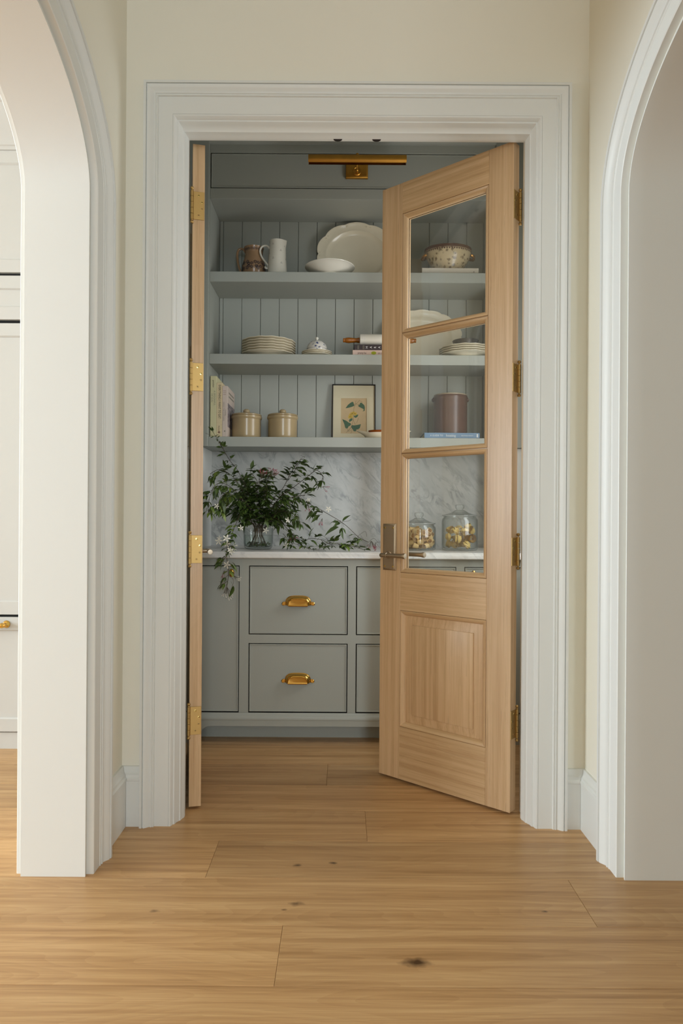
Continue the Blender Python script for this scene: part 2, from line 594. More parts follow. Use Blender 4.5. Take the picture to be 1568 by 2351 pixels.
    def build(s, name, mat, parent=None, loc=None, smooth=True, angle=35):
        """links ONE mesh object. Vertices are in the parent's space (or, with loc, around loc)"""
        if loc is not None:
            s.move((-loc[0], -loc[1], -loc[2]))
        me = s.mesh(name, mat, smooth, angle)
        o = bpy.data.objects.new(name, me)
        sc.collection.objects.link(o)
        if parent is not None:
            o.parent = parent
        if loc is not None:
            o.location = loc
        return o


def link(name, me, parent=None, loc=None, mat=None):
    o = bpy.data.objects.new(name, me)
    sc.collection.objects.link(o)
    if parent is not None:
        o.parent = parent
    if mat is not None:
        o.matrix_local = mat
    elif loc is not None:
        o.location = loc
    return o


def tag(o, label=None, cat=None, group=None, kind=None):
    if label:
        o['label'] = label
    if cat:
        o['category'] = cat
    if group:
        o['group'] = group
    if kind:
        o['kind'] = kind
    return o


def thing(name, label, cat, loc=(0, 0, 0), rz=0.0, group=None, kind=None):
    o = bpy.data.objects.new(name, None)
    o.empty_display_size = 0.05
    sc.collection.objects.link(o)
    o.location = loc
    o.rotation_euler = (0, 0, rz)
    return tag(o, label, cat, group, kind)


def P(px, py, d):
    """photo direction -> point at distance d in front of the viewpoint (used to survey positions)"""
    dx, dy = px - CX, py - HY
    return Vector((CAM_X + (dx + ROLL * dy) / FPX * d, d, CAM_Z - (dy - ROLL * dx) / FPX * d))


def catmull(pts, n=6):
    pts = [Vector(p) for p in pts]
    out = []
    for i in range(len(pts) - 1):
        p0, p1, p2, p3 = pts[max(i - 1, 0)], pts[i], pts[i + 1], pts[min(i + 2, len(pts) - 1)]
        for k in range(n):
            t = k / n
            out.append(0.5 * ((2 * p1) + (p2 - p0) * t + (2 * p0 - 5 * p1 + 4 * p2 - p3) * t * t + (3 * p1 - p0 - 3 * p2 + p3) * t ** 3))
    out.append(pts[-1])
    return out


def letters(name, s, size, mat, parent, origin, xdir, ydir, align='LEFT', squeeze=1.0):
    cu = bpy.data.curves.new('lettering', 'FONT')
    cu.body = s
    cu.size = size
    cu.align_x = align
    cu.align_y = 'CENTER'
    cu.resolution_u = 2
    t = bpy.data.objects.new('lettering_source', cu)
    sc.collection.objects.link(t)
    bpy.context.view_layer.update()
    me = bpy.data.meshes.new_from_object(t.evaluated_get(bpy.context.evaluated_depsgraph_get()))
    bpy.data.objects.remove(t)
    bpy.data.curves.remove(cu)
    me.materials.clear()
    me.materials.append(M[mat])
    x, y = Vector(xdir), Vector(ydir)
    z = x.cross(y)
    mt = Matrix((x * squeeze, y, z)).transposed().to_4x4()
    mt.translation = Vector(origin)
    me.transform(mt)
    o = bpy.data.objects.new(name, me)
    sc.collection.objects.link(o)
    o.parent = parent
    return o


def struct(name, mb, mat, label=None, loc=None, smooth=True):
    o = mb.build(name, mat, None, loc, smooth)
    return tag(o, label, kind='structure')


# ================================================================== THE SETTING
HALL = 0.81          # half width of the hall
WT = 0.185           # thickness of the arch walls
WALL_Y = 2.39        # hall face of the wall with the pantry doors
OPEN = 0.604         # half width of the door opening
HEAD = 2.44
CEIL = 3.2
PX, PY0, PY1, PZ = 0.96, 2.52, 3.89, 3.06     # pantry shell

# -- floor with its planks
fl = struct('floor', MB().box(-7.6, 4.6, -4.6, 4.1, -0.06, -0.012), 'floor_base', 'wide honey oak plank floor running through hall and pantry')
random.seed(4)
PITCH = 0.235
joints = {0: [-0.195], 1: [0.637], 2: [-0.447], 3: [0.046], 4: [1.25, -0.72], 5: [-0.1], -1: [-1.0], 6: [0.9, -1.2], 7: [0.15]}
for k in range(-5, 11):
    y0 = 1.57 + PITCH * k
    js = list(joints.get(k, [random.uniform(-0.9, 0.9)]))
    js.sort()
    lo, hi = js[0], js[-1]
    while lo > -3.4:
        lo -= random.uniform(1.5, 2.3)
        js.insert(0, lo)
    while hi < 2.4:
        hi += random.uniform(1.5, 2.3)
        js.append(hi)
    for a, b in zip(js[:-1], js[1:]):
        cx, cyy = (a + b) / 2, y0 + PITCH / 2
        MB().cbox(a - cx + 0.0003, b - cx - 0.0003, -PITCH / 2 + 0.0004, PITCH / 2 - 0.0004, -0.012, 0.0, 0.0008).build('plank', 'floor_oak', fl, None, smooth=False).location = (cx, cyy, 0)

# -- room shell: rooms on both sides with their window openings, ceiling
struct('ceiling', MB().box(-7.6, 4.6, -4.6, 4.1, CEIL, CEIL + 0.1), 'ceiling', 'plain off white ceiling over hall and rooms')
wl = MB().box(-7.6, -7.5, -4.6, -1.8, 0, CEIL).box(-7.6, -7.5, 2.4, 4.1, 0, CEIL).box(-7.6, -7.5, -1.8, 2.4, 0, 0.55).box(-7.6, -7.5, -1.8, 2.4, 2.95, CEIL)
struct('wall_kitchen_window', wl, 'wall', 'far kitchen wall with a wide window')
struct('wall_kitchen_end', MB().box(-7.5, -1.0, 3.82, 3.95, 0, CEIL), 'wall', 'kitchen wall behind the white cabinetry')
wf = MB().box(-7.6, -4.2, -4.6, -4.5, 0, CEIL).box(-1.6, 0.4, -4.6, -4.5, 0, CEIL).box(1.3, 4.6, -4.6, -4.5, 0, CEIL)
wf.box(-4.2, -1.6, -4.6, -4.5, 0, 0.75).box(-4.2, -1.6, -4.6, -4.5, 2.75, CEIL).box(0.4, 1.3, -4.6, -4.5, 0, 0.4).box(0.4, 1.3, -4.6, -4.5, 2.9, CEIL)
struct('wall_street', wf, 'wall', 'house front wall with two windows')
wr = MB().box(4.5, 4.6, -4.6, -1.4, 0, CEIL).box(4.5, 4.6, 0.2, 4.1, 0, CEIL).box(4.5, 4.6, -1.4, 0.2, 0, 0.8).box(4.5, 4.6, -1.4, 0.2, 2.4, CEIL)
struct('wall_side_room', wr, 'wall', 'far wall of the room beyond the other arch')
struct('wall_side_room_end', MB().box(1.0, 4.5, 3.82, 3.95, 0, CEIL), 'wall', 'end wall of the room beyond the other arch')

# -- wall with the pantry doors
wb = MB().box(-1.0, -OPEN - 0.045, WALL_Y, PY0, 0, CEIL).box(OPEN + 0.045, 1.0, WALL_Y, PY0, 0, CEIL).box(-OPEN - 0.045, OPEN + 0.045, WALL_Y, PY0, HEAD + 0.045, CEIL)
struct('wall_back', wb, 'wall', 'cream painted wall around the pantry door opening', smooth=False)

# -- side walls with their elliptical arches
A_FAR, A_HALF, A_RISE, A_SPRING = 2.045, 0.60, 0.33, 2.054
NSEG = 56
arch = [(A_FAR - A_HALF + A_HALF * math.cos(math.pi * i / NSEG), A_SPRING + A_RISE * math.sin(math.pi * i / NSEG)) for i in range(NSEG + 1)]
path = [(A_FAR, 0.0)] + arch + [(A_FAR - 2 * A_HALF, 0.0)]


def arch_offset(u):
    """the arch line pushed outwards by u"""
    out = [(A_FAR + u, 0.0)]
    for i in range(NSEG + 1):
        t = math.pi * i / NSEG
        n = Vector((math.cos(t) / A_HALF, math.sin(t) / A_RISE)).normalized()
        out.append((arch[i][0] + n.x * u, arch[i][1] + n.y * u))
    out.append((A_FAR - 2 * A_HALF - u, 0.0))
    return out


def arch_wall(name, x0, x1, label):
    mb = MB()
    ya, yb = -1.6, WALL_Y + 0.005
    near = A_FAR - 2 * A_HALF
    mb.box(x0, x1, A_FAR, yb, 0, CEIL)
    mb.box(x0, x1, ya, near, 0, CEIL)
    for i in range(NSEG):
        (p0, q0), (p1, q1) = arch[i], arch[i + 1]
        for x in (x0, x1):
            mb.add([(x, p0, q0), (x, p1, q1), (x, p1, CEIL), (x, p0, CEIL)], [(0, 1, 2, 3)])
        mb.add([(x0, p0, q0), (x1, p0, q0), (x1, p1, q1), (x0, p1, q1)], [(0, 1, 2, 3)])
    me = mb.build(name, 'wall', None, None)
    tag(me, label, kind='structure')
    return me


arch_wall('wall_left', -HALL - WT, -HALL, 'cream hall wall with arched opening to the kitchen')
arch_wall('wall_right', HALL, HALL + WT, 'cream hall wall with arched opening to the other room')

# white lining of the arches (flat painted jamb)
LIN = 0.006


def arch_lining(name, x0, x1, label):
    inner, outer = arch_offset(-LIN), arch_offset(0.0)
    rows = [[(x0, *inner[i]), (x1, *inner[i]), (x1, *outer[i]), (x0, *outer[i])] for i in range(len(inner))]
    return struct(name, MB().strip(rows, closed=True), 'trim', label)


arch_lining('trim_1', -HALL - WT - 0.004, -HALL + 0.004, 'white painted lining inside the kitchen arch')
arch_lining('trim_2', HALL - 0.004, HALL + WT + 0.004, 'white painted lining inside the other arch')

CAS = [(0.010, 0.0), (0.010, 0.022), (0.012, 0.024), (0.058, 0.024), (0.060, 0.0265), (0.064, 0.0265), (0.066, 0.024), (0.068, 0.024), (0.070, 0.0285), (0.0735, 0.029),
       (0.075, 0.026), (0.082, 0.028), (0.089, 0.033), (0.096, 0.039), (0.101, 0.041), (0.102, 0.037), (0.104, 0.037), (0.105, 0.044), (0.116, 0.044), (0.118, 0.042), (0.118, 0.0)]


def arch_casing(name, xw, sgn, label):
    offs = [arch_offset(u) for (u, p) in CAS]
    rows = []
    for i in range(len(path)):
        rows.append([(xw + sgn * p, *offs[j][i]) for j, (u, p) in enumerate(CAS)])
    return struct(name, MB().strip(rows), 'trim', label)


arch_casing('trim_3', -HALL, 1, 'moulded white casing around the kitchen arch')
arch_casing('trim_4', -HALL - WT, -1, 'moulded white casing on the kitchen face of the arch')
arch_casing('trim_5', HALL, -1, 'moulded white casing around the other arch')
arch_casing('trim_6', HALL + WT, 1, 'moulded white casing on the far face of the other arch')

# -- casing and stepped jamb of the pantry doorway (u outwards from the clear opening, depth y)
DC = [(0.136, 2.392), (0.136, 2.357), (0.127, 2.356), (0.1262, 2.3625), (0.1245, 2.3625), (0.1235, 2.357), (0.119, 2.3575), (0.112, 2.362), (0.106, 2.367), (0.101, 2.3685),
      (0.100, 2.366), (0.0965, 2.366), (0.0955, 2.369), (0.094, 2.369), (0.0925, 2.3675), (0.0895, 2.3675), (0.088, 2.374), (0.0390, 2.374), (0.0388, 2.3758), (0.0380, 2.3758),
      (0.0378, 2.3735), (0.033, 2.374), (0.030, 2.378), (0.0275, 2.388), (0.0265, 2.390), (0.0225, 2.390), (0.021, 2.393), (0.018, 2.406), (0.0125, 2.414), (0.012, 2.418),
      (0.008, 2.420), (0.0065, 2.426), (0.004, 2.438), (0.0, 2.444), (0.0, 2.4600), (0.012, 2.4600), (0.012, 2.5205), (0.05, 2.5205)]
DH = [0.032 if abs(u - 0.012) < 1e-6 and y > 2.45 else u + 0.010 if u > 0.085 else u - 0.006 if u < 0.0123 else u for (u, y) in DC]      # the rebate is deeper over the doors
dt = thing('trim_7', 'wide moulded white casing framing the pantry doorway', None, (0, 0, 0), kind='structure')
for sg in (-1, 1):
    rows = [[(sg * (OPEN + u), y, 0.0) for (u, y) in DC], [(sg * (OPEN + u), y, HEAD + rz_) for (u, y), rz_ in zip(DC, DH)]]
    MB().strip(rows).build('casing_leg', 'trim', dt)
rows = [[(-(OPEN + u), y, HEAD + rz_) for (u, y), rz_ in zip(DC, DH)], [((OPEN + u), y, HEAD + rz_) for (u, y), rz_ in zip(DC, DH)]]
MB().strip(rows).build('casing_head', 'trim', dt)
for x in (-0.069, 0.070):
    half = [(x + 0.0155 * math.cos(math.pi * k / 16), 2.4450 + 0.0145 * math.sin(math.pi * k / 16)) for k in range(17)]
    MB().prism(half, HEAD - 0.0072, HEAD - 0.005, axis='z').build('ball_catch', 'pan_steel', dt)

# -- baseboards of the hall
BB = [(0.0, 0.205), (0.007, 0.205), (0.009, 0.199), (0.010, 0.190), (0.014, 0.183), (0.018, 0.181), (0.019, 0.172), (0.024, 0.167), (0.024, 0.161), (0.0205, 0.158), (0.0205, 0.0), (0.0, 0.0)]
for nm, sg in (('baseboard_back_left', -1), ('baseboard_back_right', 1)):
    xo, xi = sg * (HALL - 0.0005), sg * (OPEN + 0.137)
    rows = [[(xo - sg * p, WALL_Y - p, z) for (p, z) in BB], [(xi, WALL_Y - p, z) for (p, z) in BB]]
    struct(nm, MB().strip(rows), 'trim', 'short white baseboard beside the doorway casing')
for nm, sg in (('baseboard_left', -1), ('baseboard_right', 1)):
    rows = [[(sg * (HALL - p), WALL_Y - p, z) for (p, z) in BB], [(sg * (HALL - p), A_FAR + 0.119, z) for (p, z) in BB]]
    struct(nm, MB().strip(rows), 'trim', 'short white baseboard between arch casing and corner')

# -- pantry shell
struct('wall_pantry_back', MB().box(-PX - 0.1, PX + 0.1, PY1, PY1 + 0.1, 0, PZ + 0.1), 'pantry', 'blue grey pantry wall behind the shelves')
for nm, sg in (('wall_pantry_left', -1), ('wall_pantry_right', 1)):
    a, b = sorted((sg * PX, sg * (PX + 0.1)))
    wp = MB().box(a, b, PY0, PY1, 0, PZ)
    if sg > 0:
        wp = MB().box(a, b, PY0, 2.62, 0, PZ).box(a, b, 3.12, PY1, 0, PZ).box(a, b, 2.62, 3.12, 0, 1.0).box(a, b, 2.62, 3.12, 2.3, PZ)
    struct(nm, wp, 'pantry', 'blue grey side wall of the pantry')
    rows = [[(sg * (PX - p), PY0 + 0.001, z * 0.7) for (p, z) in BB], [(sg * (PX - p), 3.25, z * 0.7) for (p, z) in BB]]
    struct('baseboard_pantry_left' if sg < 0 else 'baseboard_pantry_right', MB().strip(rows), 'pantry', 'painted baseboard on the pantry side wall')
struct('ceiling_pantry', MB().box(-PX - 0.1, PX + 0.1, PY0, PY1 + 0.1, PZ, PZ + 0.08), 'pantry', 'painted pantry ceiling')

# ================================================================== PANTRY DOORS
DW, DT_, DZ0, DZ1 = 0.594, 0.044, 0.010, 2.449
PANES = [(1.834, 2.322), (1.341, 1.832), (0.854, 1.339)]
PANEL = (0.2245, 0.700)
ST_H, ST_F = 0.100, 0.1025


def make_door(name, label, m, pivot, ang):
    d = thing(name, label, None, pivot, R(ang), kind='structure')
    d.location.z = 0
    x0, x1 = 0.004, 0.004 + DW
    F, B = -DT_, 0.0

    def put(nm, mb, mat, par=d, smooth=True):
        if m < 0:
            mb.v = [(-p[0], p[1], p[2]) for p in mb.v]
        return mb.build(nm, mat, par, None, smooth)
    xa, xb = x0 + ST_H, x1 - ST_F
    put('stile', MB().cbox(x0, xa, F, B, DZ0, DZ1, 0.0012), 'oak_v')
    put('stile', MB().cbox(xb, x1, F, B, DZ0, DZ1, 0.0012), 'oak_v')
    put('top_rail', MB().cbox(xa, xb, F, B, PANES[0][1], DZ1, 0.0008), 'oak_h')
    put('lock_rail', MB().cbox(xa, xb, F, B, PANEL[1], PANES[2][0], 0.0008), 'oak_h')
    put('bottom_rail', MB().cbox(xa, xb, F, B, DZ0, PANEL[0], 0.0008), 'oak_h')
    for (lo, hi) in ((PANES[0][0], PANES[1][1]), (PANES[1][0], PANES[2][1])):
        put('muntin', MB().cbox(xa, xb, F + 0.008, B - 0.008, lo - 0.012, hi + 0.012, 0.0005), 'oak_h')
    for (z0, z1) in PANES:
        for (fy, sg) in ((F, 1), (B, -1)):
            pr = [(0.0015, fy + sg * 0.006), (0.0015, fy + sg * 0.001), (0.004, fy - sg * 0.0005), (0.008, fy + sg * 0.0005), (0.012, fy + sg * 0.003), (0.0165, fy + sg * 0.008), (0.019, fy + sg * 0.013), (0.019, fy + sg * 0.0195)]
            put('glazing_bead', MB().frame(xa, xb, z0, z1, pr, sides=(0, 2)), 'oak_h')
            put('glazing_bead', MB().frame(xa, xb, z0, z1, pr, sides=(1, 3)), 'oak_v')
        put('pane', MB().box(xa + 0.012, xb - 0.012, -DT_ / 2 - 0.002, -DT_ / 2 + 0.002, z0 + 0.012, z1 - 0.012), 'pane', smooth=False)
    z0, z1 = PANEL
    pn = None
    mb = MB()
    for (fy, sg) in ((F, 1), (B, -1)):
        mb.frame(xa + 0.016, xb - 0.016, z0 + 0.016, z1 - 0.016, [(0.0, fy + sg * 0.016), (0.006, fy + sg * 0.0155), (0.040, fy + sg * 0.0095), (0.0405, fy + sg * 0.006), (0.043, fy + sg * 0.005)], fill=True)
    pn = put('raised_panel', mb, 'oak_v')
    for (fy, sg) in ((F, 1), (B, -1)):
        pr = [(0.0012, fy + sg * 0.008), (0.0012, fy + sg * 0.0005), (0.004, fy - sg * 0.001), (0.008, fy + sg * 0.0005), (0.013, fy + sg * 0.005), (0.018, fy + sg * 0.010), (0.0205, fy + sg * 0.0155), (0.0205, fy + sg * 0.018)]
        put('panel_moulding', MB().frame(xa, xb, z0, z1, pr, sides=(0, 2)), 'oak_h')
        put('panel_moulding', MB().frame(xa, xb, z0, z1, pr, sides=(1, 3)), 'oak_v')
    # four butt hinges with ball finials
    for hz in (2.222, 1.592, 0.958, 0.327):
        h = put('hinge', MB().cbox(x0 - 0.0022, x0 + 0.0005, F + 0.0015, 0.0, hz - 0.0515, hz + 0.0515, 0.0006), 'brass')
        kn = MB()
        for k in range(5):
            za = hz - 0.053 + k * 0.0212
            kn.lathe([(0.0, za), (0.0062, za + 0.0004), (0.0062, za + 0.0205), (0.0, za + 0.0209)], 16, (0, 0.002, 0))
        for s2 in (-1, 1):
            kn.lathe([(0.0, 0.0), (0.004, 0.0), (0.0035, 0.003), (0.006, 0.006), (0.0067, 0.009), (0.005, 0.013), (0.0, 0.0145)] if s2 > 0 else [(0.0, 0.0), (0.004, 0.0), (0.0035, -0.003), (0.006, -0.006), (0.0067, -0.009), (0.005, -0.013), (0.0, -0.0145)], 14, (0, 0.002, hz + s2 * 0.053))
        put('pin', kn, 'brass', h)
        for (yy, zz) in ((-0.022, 0.037), (-0.034, 0.0125), (-0.034, -0.0115), (-0.022, -0.036)):
            s_ = put('screw', MB().lathe([(0.0048, 0.0004), (0.0043, -0.0009), (0.0015, -0.0012), (0.0, -0.0012)], 14, (x0 - 0.0022, yy, hz + zz), axis='x'), 'bronze_screw' if zz > 0 else 'brass', h)
            c_ = put('screw_slot', MB().box(x0 - 0.0037, x0 - 0.0033, yy - 0.0026, yy + 0.0026, hz + zz - 0.0005, hz + zz + 0.0005).box(x0 - 0.0037, x0 - 0.0033, yy - 0.0005, yy + 0.0005, hz + zz - 0.0026, hz + zz + 0.0026), 'screw_slot', h)
    # lever handles on long plates, both faces
    px = x1 - 0.0505
    for (fy, sg) in ((F, -1), (B, 1)):
        fr = [(0.0, fy), (0.0, fy + sg * 0.004), (0.002, fy + sg * 0.0055), (0.005, fy + sg * 0.0065), (0.0065, fy + sg * 0.0085), (0.009, fy + sg * 0.0085)]
        pl = put('handle_plate', MB().frame(px - 0.0325, px + 0.0325, 0.862, 1.053, fr, fill=True), 'bronze')
        for dx in (-0.021, 0.021):
            for zz in (0.878, 1.037):
                put('screw', MB().lathe([(0.0045, 0.0), (0.004, 0.0012), (0.0, 0.0018)] if sg > 0 else [(0.0045, 0.0), (0.004, -0.0012), (0.0, -0.0018)], 12, (px + dx, fy + sg * 0.0085, zz), axis='y'), 'bronze_screw', pl)
        lz = 0.925
        rs = [(0.0, 0.0085), (0.016, 0.0085), (0.016, 0.012), (0.0125, 0.0135), (0.0105, 0.018), (0.0095, 0.024), (0.0095, 0.046), (0.0, 0.048)]
        lv = MB().lathe([(r, sg * h) for (r, h) in rs], 20, (px, fy, lz), axis='y')
        yl = fy + sg * 0.048
        lp = [(0.0, 0.016), (0.006, 0.0155), (0.0085, 0.012), (0.0095, 0.0), (0.0092, -0.014), (0.0105, -0.0145), (0.0105, -0.018), (0.0088, -0.0185), (0.0086, -0.06), (0.0095, -0.098), (0.0112, -0.099), (0.0115, -0.108), (0.0105, -0.110), (0.0, -0.1105)]
        lv.lathe(lp, 18, (px, yl, lz), axis='x')
        put('lever', lv, 'bronze', pl)
    return d


make_door('door_1', 'glazed oak pantry door swung fully open, seen edge on at brass hinges', 1, (-0.601, 2.505, 0), 103.5)
make_door('door_2', 'glazed oak pantry door standing ajar with three panes and lever handle', -1, (0.601, 2.505, 0), -40.3)

# ================================================================== PANTRY BASE CABINET
FY = 3.26
bc = thing('base_cabinet', 'long blue grey base cabinet with drawers under marble counter', 'cabinet', (0, FY, 0))


def bcb(nm, mb, mat, par=bc):
    return mb.move((0, -FY, 0)).build(nm, mat, par)


CO = [(-0.900, -0.532), (-0.487, -0.014), (0.025, 0.503), (0.541, 0.900)]
ZT, ZM1, ZM0, ZB = 0.845, 0.516, 0.475, 0.144
ff = MB()
xs = [-PX + 0.001] + [v for c in CO for v in c] + [PX - 0.001]
for i in range(0, len(xs), 2):
    ff.box(xs[i], xs[i + 1], FY, FY + 0.022, ZB, ZT)
ff.box(xs[0], xs[-1], FY, FY + 0.022, ZT, 0.879)
ff.box(CO[1][0], CO[1][1], FY, FY + 0.022, ZM0, ZM1).box(CO[2][0], CO[2][1], FY, FY + 0.022, ZM0, ZM1)
bcb('face_frame', ff, 'pantry')
bcb('carcass', MB().box(-PX + 0.002, PX - 0.002, FY + 0.045, 3.86, 0.085, 0.878), 'dark_gap')
# valance with bracket feet
XF = 0.714
poly = [(-PX + 0.002, 0.0), (-XF, 0.0), (-XF, 0.035)]
for i in range(9):
    t = math.pi / 2 * i / 8
    poly.append((-XF + 0.05 * (1 - math.cos(t)), 0.035 + 0.047 * math.sin(t)))
for i in range(8, -1, -1):
    t = math.pi / 2 * i / 8
    poly.append((XF - 0.05 * (1 - math.cos(t)), 0.035 + 0.047 * math.sin(t)))
poly += [(XF, 0.035), (XF, 0.0), (PX - 0.002, 0.0), (PX - 0.002, 0.118), (-PX + 0.002, 0.118)]
bcb('valance', MB().prism(poly, FY - 0.012, FY + 0.02), 'pantry')
rows = [[(x, FY - p, z) for (p, z) in ((0.0, 0.1435), (0.003, 0.1435), (0.004, 0.136), (0.0095, 0.130), (0.0125, 0.124), (0.0135, 0.118), (0.0135, 0.112), (0.012, 0.110))] for x in (-PX + 0.002, PX - 0.002)]
bcb('base_moulding', MB().strip(rows), 'pantry')
bcb('toe_kick', MB().box(-XF - 0.02, XF + 0.02, 3.344, 3.36, 0.0, 0.086), 'pantry')


def front(x0, x1, z0, z1, nm):
    g = 0.0045
    pr = [(g, FY + 0.02), (g, FY + 0.0008), (g + 0.001, FY - 0.0002), (g + 0.0045, FY - 0.0002), (g + 0.0055, FY + 0.0014), (g + 0.0062, FY + 0.0030), (g + 0.0085, FY + 0.0030)]
    return bcb(nm, MB().frame(x0, x1, z0, z1, pr, fill=True), 'pantry')


def cup_pull(par, cx, cz):
    """bin pull: flanged hood open below, with two screw ears"""
    rim = []
    K = 22
    a, b = 0.062, 0.046

    def outl(s, k):
        t = math.pi * k / K
        c_, s_ = math.cos(t), math.sin(t)
        e = 0.62
        return (math.copysign(abs(c_) ** e, c_) * a * s, (abs(s_) ** e) * b * s)
    prof = [(0.0, 0.0), (0.0, 0.003), (0.003, 0.0042), (0.0042, 0.006), (0.0048, 0.013), (0.0075, 0.019), (0.0115, 0.0235), (0.0155, 0.0252), (0.0175, 0.0238), (0.0190, 0.0236)]
    rows = []
    for (ins, p) in prof:
        row = []
        for k in range(K + 1):
            x, z = outl(1.0, k)
            row.append((cx + x * (a - ins) / a, FY - p, cz - 0.024 + z * (b - ins) / b))
        rows.append(row)
    mb = MB().strip(rows)
    last = rows[-1]
    n_ = len(last)
    mb.add(last + [(cx, FY - 0.0236, cz - 0.024)], [(k, k + 1, n_) for k in range(n_ - 1)])
    # lip below the hood
    lip = [[(cx + x, FY - p, cz - 0.024 - dz) for x in (-0.046, 0.046)] for (p, dz) in ((0.0245, -0.004), (0.026, 0.0), (0.0245, 0.004), (0.021, 0.004))]
    mb.strip(lip)
    h = bcb('cup_pull', mb, 'bright_brass', par)
    for sg in (-1, 1):
        ear = MB().lathe([(0.0, -0.004), (0.006, -0.004), (0.0085, -0.002), (0.009, 0.0)], 16, (cx + sg * 0.0705, FY, cz - 0.018), axis='y')
        ear.box(cx + sg * 0.066 - 0.006, cx + sg * 0.066 + 0.006, FY - 0.003, FY, cz - 0.024, cz - 0.008)
        bcb('ear', ear, 'bright_brass', h)
    return h


def knob(par, cx, cz):
    prof = [(0.0, 0.0), (0.011, 0.0), (0.011, -0.003), (0.006, -0.005), (0.005, -0.012), (0.008, -0.016), (0.0125, -0.021), (0.0145, -0.027), (0.0135, -0.033), (0.009, -0.038), (0.0, -0.040)]
    mb = MB().lathe(prof, 24, (cx, FY, cz), axis='y', mod=lambda t, i: (0.9, 1.35 if i > 5 else 1.0, 0))
    return bcb('knob', mb, 'bright_brass', par)


for c in (1, 2):
    for (z0, z1, hz) in ((ZM1, ZT, 0.682), (ZB, ZM0, 0.313)):
        dr = front(CO[c][0], CO[c][1], z0, z1, 'drawer')
        cup_pull(dr, (CO[c][0] + CO[c][1]) / 2, hz)
dl = front(CO[0][0], CO[0][1], ZB, ZT, 'cabinet_door')
knob(dl, -0.566, 0.812)
drr = front(CO[3][0], CO[3][1], ZB, ZT, 'cabinet_door')
knob(drr, 0.580, 0.812)

# counter and splash
ct = MB()
rows = [[(x, y, z) for (y, z) in ((3.86, 0.8795), (3.240, 0.8795), (3.2355, 0.882), (3.2325, 0.8845), (3.2325, 0.9015), (3.2335, 0.903), (3.237, 0.9035), (3.2385, 0.9055), (3.2385, 0.910), (3.2415, 0.913), (3.86, 0.913))] for x in (-PX + 0.001, PX - 0.001)]
ct.strip(rows)
ct.add(rows[0], [tuple(range(len(rows[0])))]).add(rows[1], [tuple(range(len(rows[1])))])
tag(ct.build('countertop', 'marble_top', None, (0, 3.55, 0.9)), 'pale marble countertop with stepped front edge in the pantry', 'countertop')
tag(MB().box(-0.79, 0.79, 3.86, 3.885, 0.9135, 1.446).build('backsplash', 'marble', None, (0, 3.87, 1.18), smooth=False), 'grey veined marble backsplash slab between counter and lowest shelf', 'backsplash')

# ================================================================== PANTRY UPPER SHELVES
SF, SB = 3.59, 3.87
SX = 0.748
su = thing('wall_shelf_unit', 'blue grey built in shelf unit with beadboard back above counter', 'shelf', (0, SF, 1.447))
ZSH = [(1.447, 1.499), (1.882, 1.935), (2.315, 2.368), (2.750, 2.806)]


def sub(nm, mb, mat, par=su):
    return mb.move((0, -SF, -1.447)).build(nm, mat, par)


for (a, b) in ZSH:
    sub('shelf', MB().cbox(-SX, SX, SF, SB, a, b, 0.0012), 'pantry')
for sg in (-1, 1):
    a, b = sorted((sg * SX, sg * 0.785))
    sub('side_panel', MB().box(a, b, SF, SB, 1.447, 3.04), 'pantry')
    a, b = sorted((sg * (SX + 0.004), sg * (PX - 0.001)))
    sub('stile', MB().cbox(a, b, SF - 0.018, SF - 0.0005, 1.447, 3.05, 0.001), 'pantry')
    a, b = sorted((sg * 0.783, sg * (PX - 0.001)))
    struct('trim_8' if sg < 0 else 'trim_9', MB().box(a, b, SF + 0.01, 3.86, 0.9135, 1.446), 'trim', 'side lining of the recess above the counter, painted pale as if lit')  # off-white colour stands in for the light falling on these side faces
edges = [-SX] + [-0.7275 + 0.1062 * k for k in range(14)] + [SX]
for a, b in zip(edges[:-1], edges[1:]):
    c = 0.0028
    prof = [(a + 0.0008, 3.886), (a + 0.0008, SB + c), (a + 0.0008 + c, SB), (b - 0.0008 - c, SB), (b - 0.0008, SB + c), (b - 0.0008, 3.886)]
    sub('plank', MB().prism(prof, 1.499, 2.752, axis='z'), 'pantry')
sub('backing', MB().box(-SX, SX, 3.883, 3.888, 1.447, 3.04), 'dark_gap')
sub('fascia_rail', MB().cbox(-SX, SX, SF, SF + 0.02, 2.992, 3.04, 0.001), 'pantry')
fy = SF
pr = [(0.005, fy + 0.02), (0.005, fy), (0.0085, fy - 0.0005), (0.0095, fy + 0.0025), (0.0115, fy + 0.0025)]
sub('fascia_panel', MB().frame(-SX, SX, 2.806, 2.992, pr, fill=True), 'pantry')
sub('fascia_backing', MB().box(-SX, SX, SF + 0.03, SF + 0.04, 2.80, 3.0), 'dark_gap')
rows = [[(x, SF - p, z) for (p, z) in ((0.0, 3.036), (0.014, 3.036), (0.018, 3.044), (0.03, 3.050), (0.034, 3.0595), (0.0, 3.0595))] for x in (-PX + 0.001, PX - 0.001)]
sub('crown', MB().strip(rows), 'pantry')

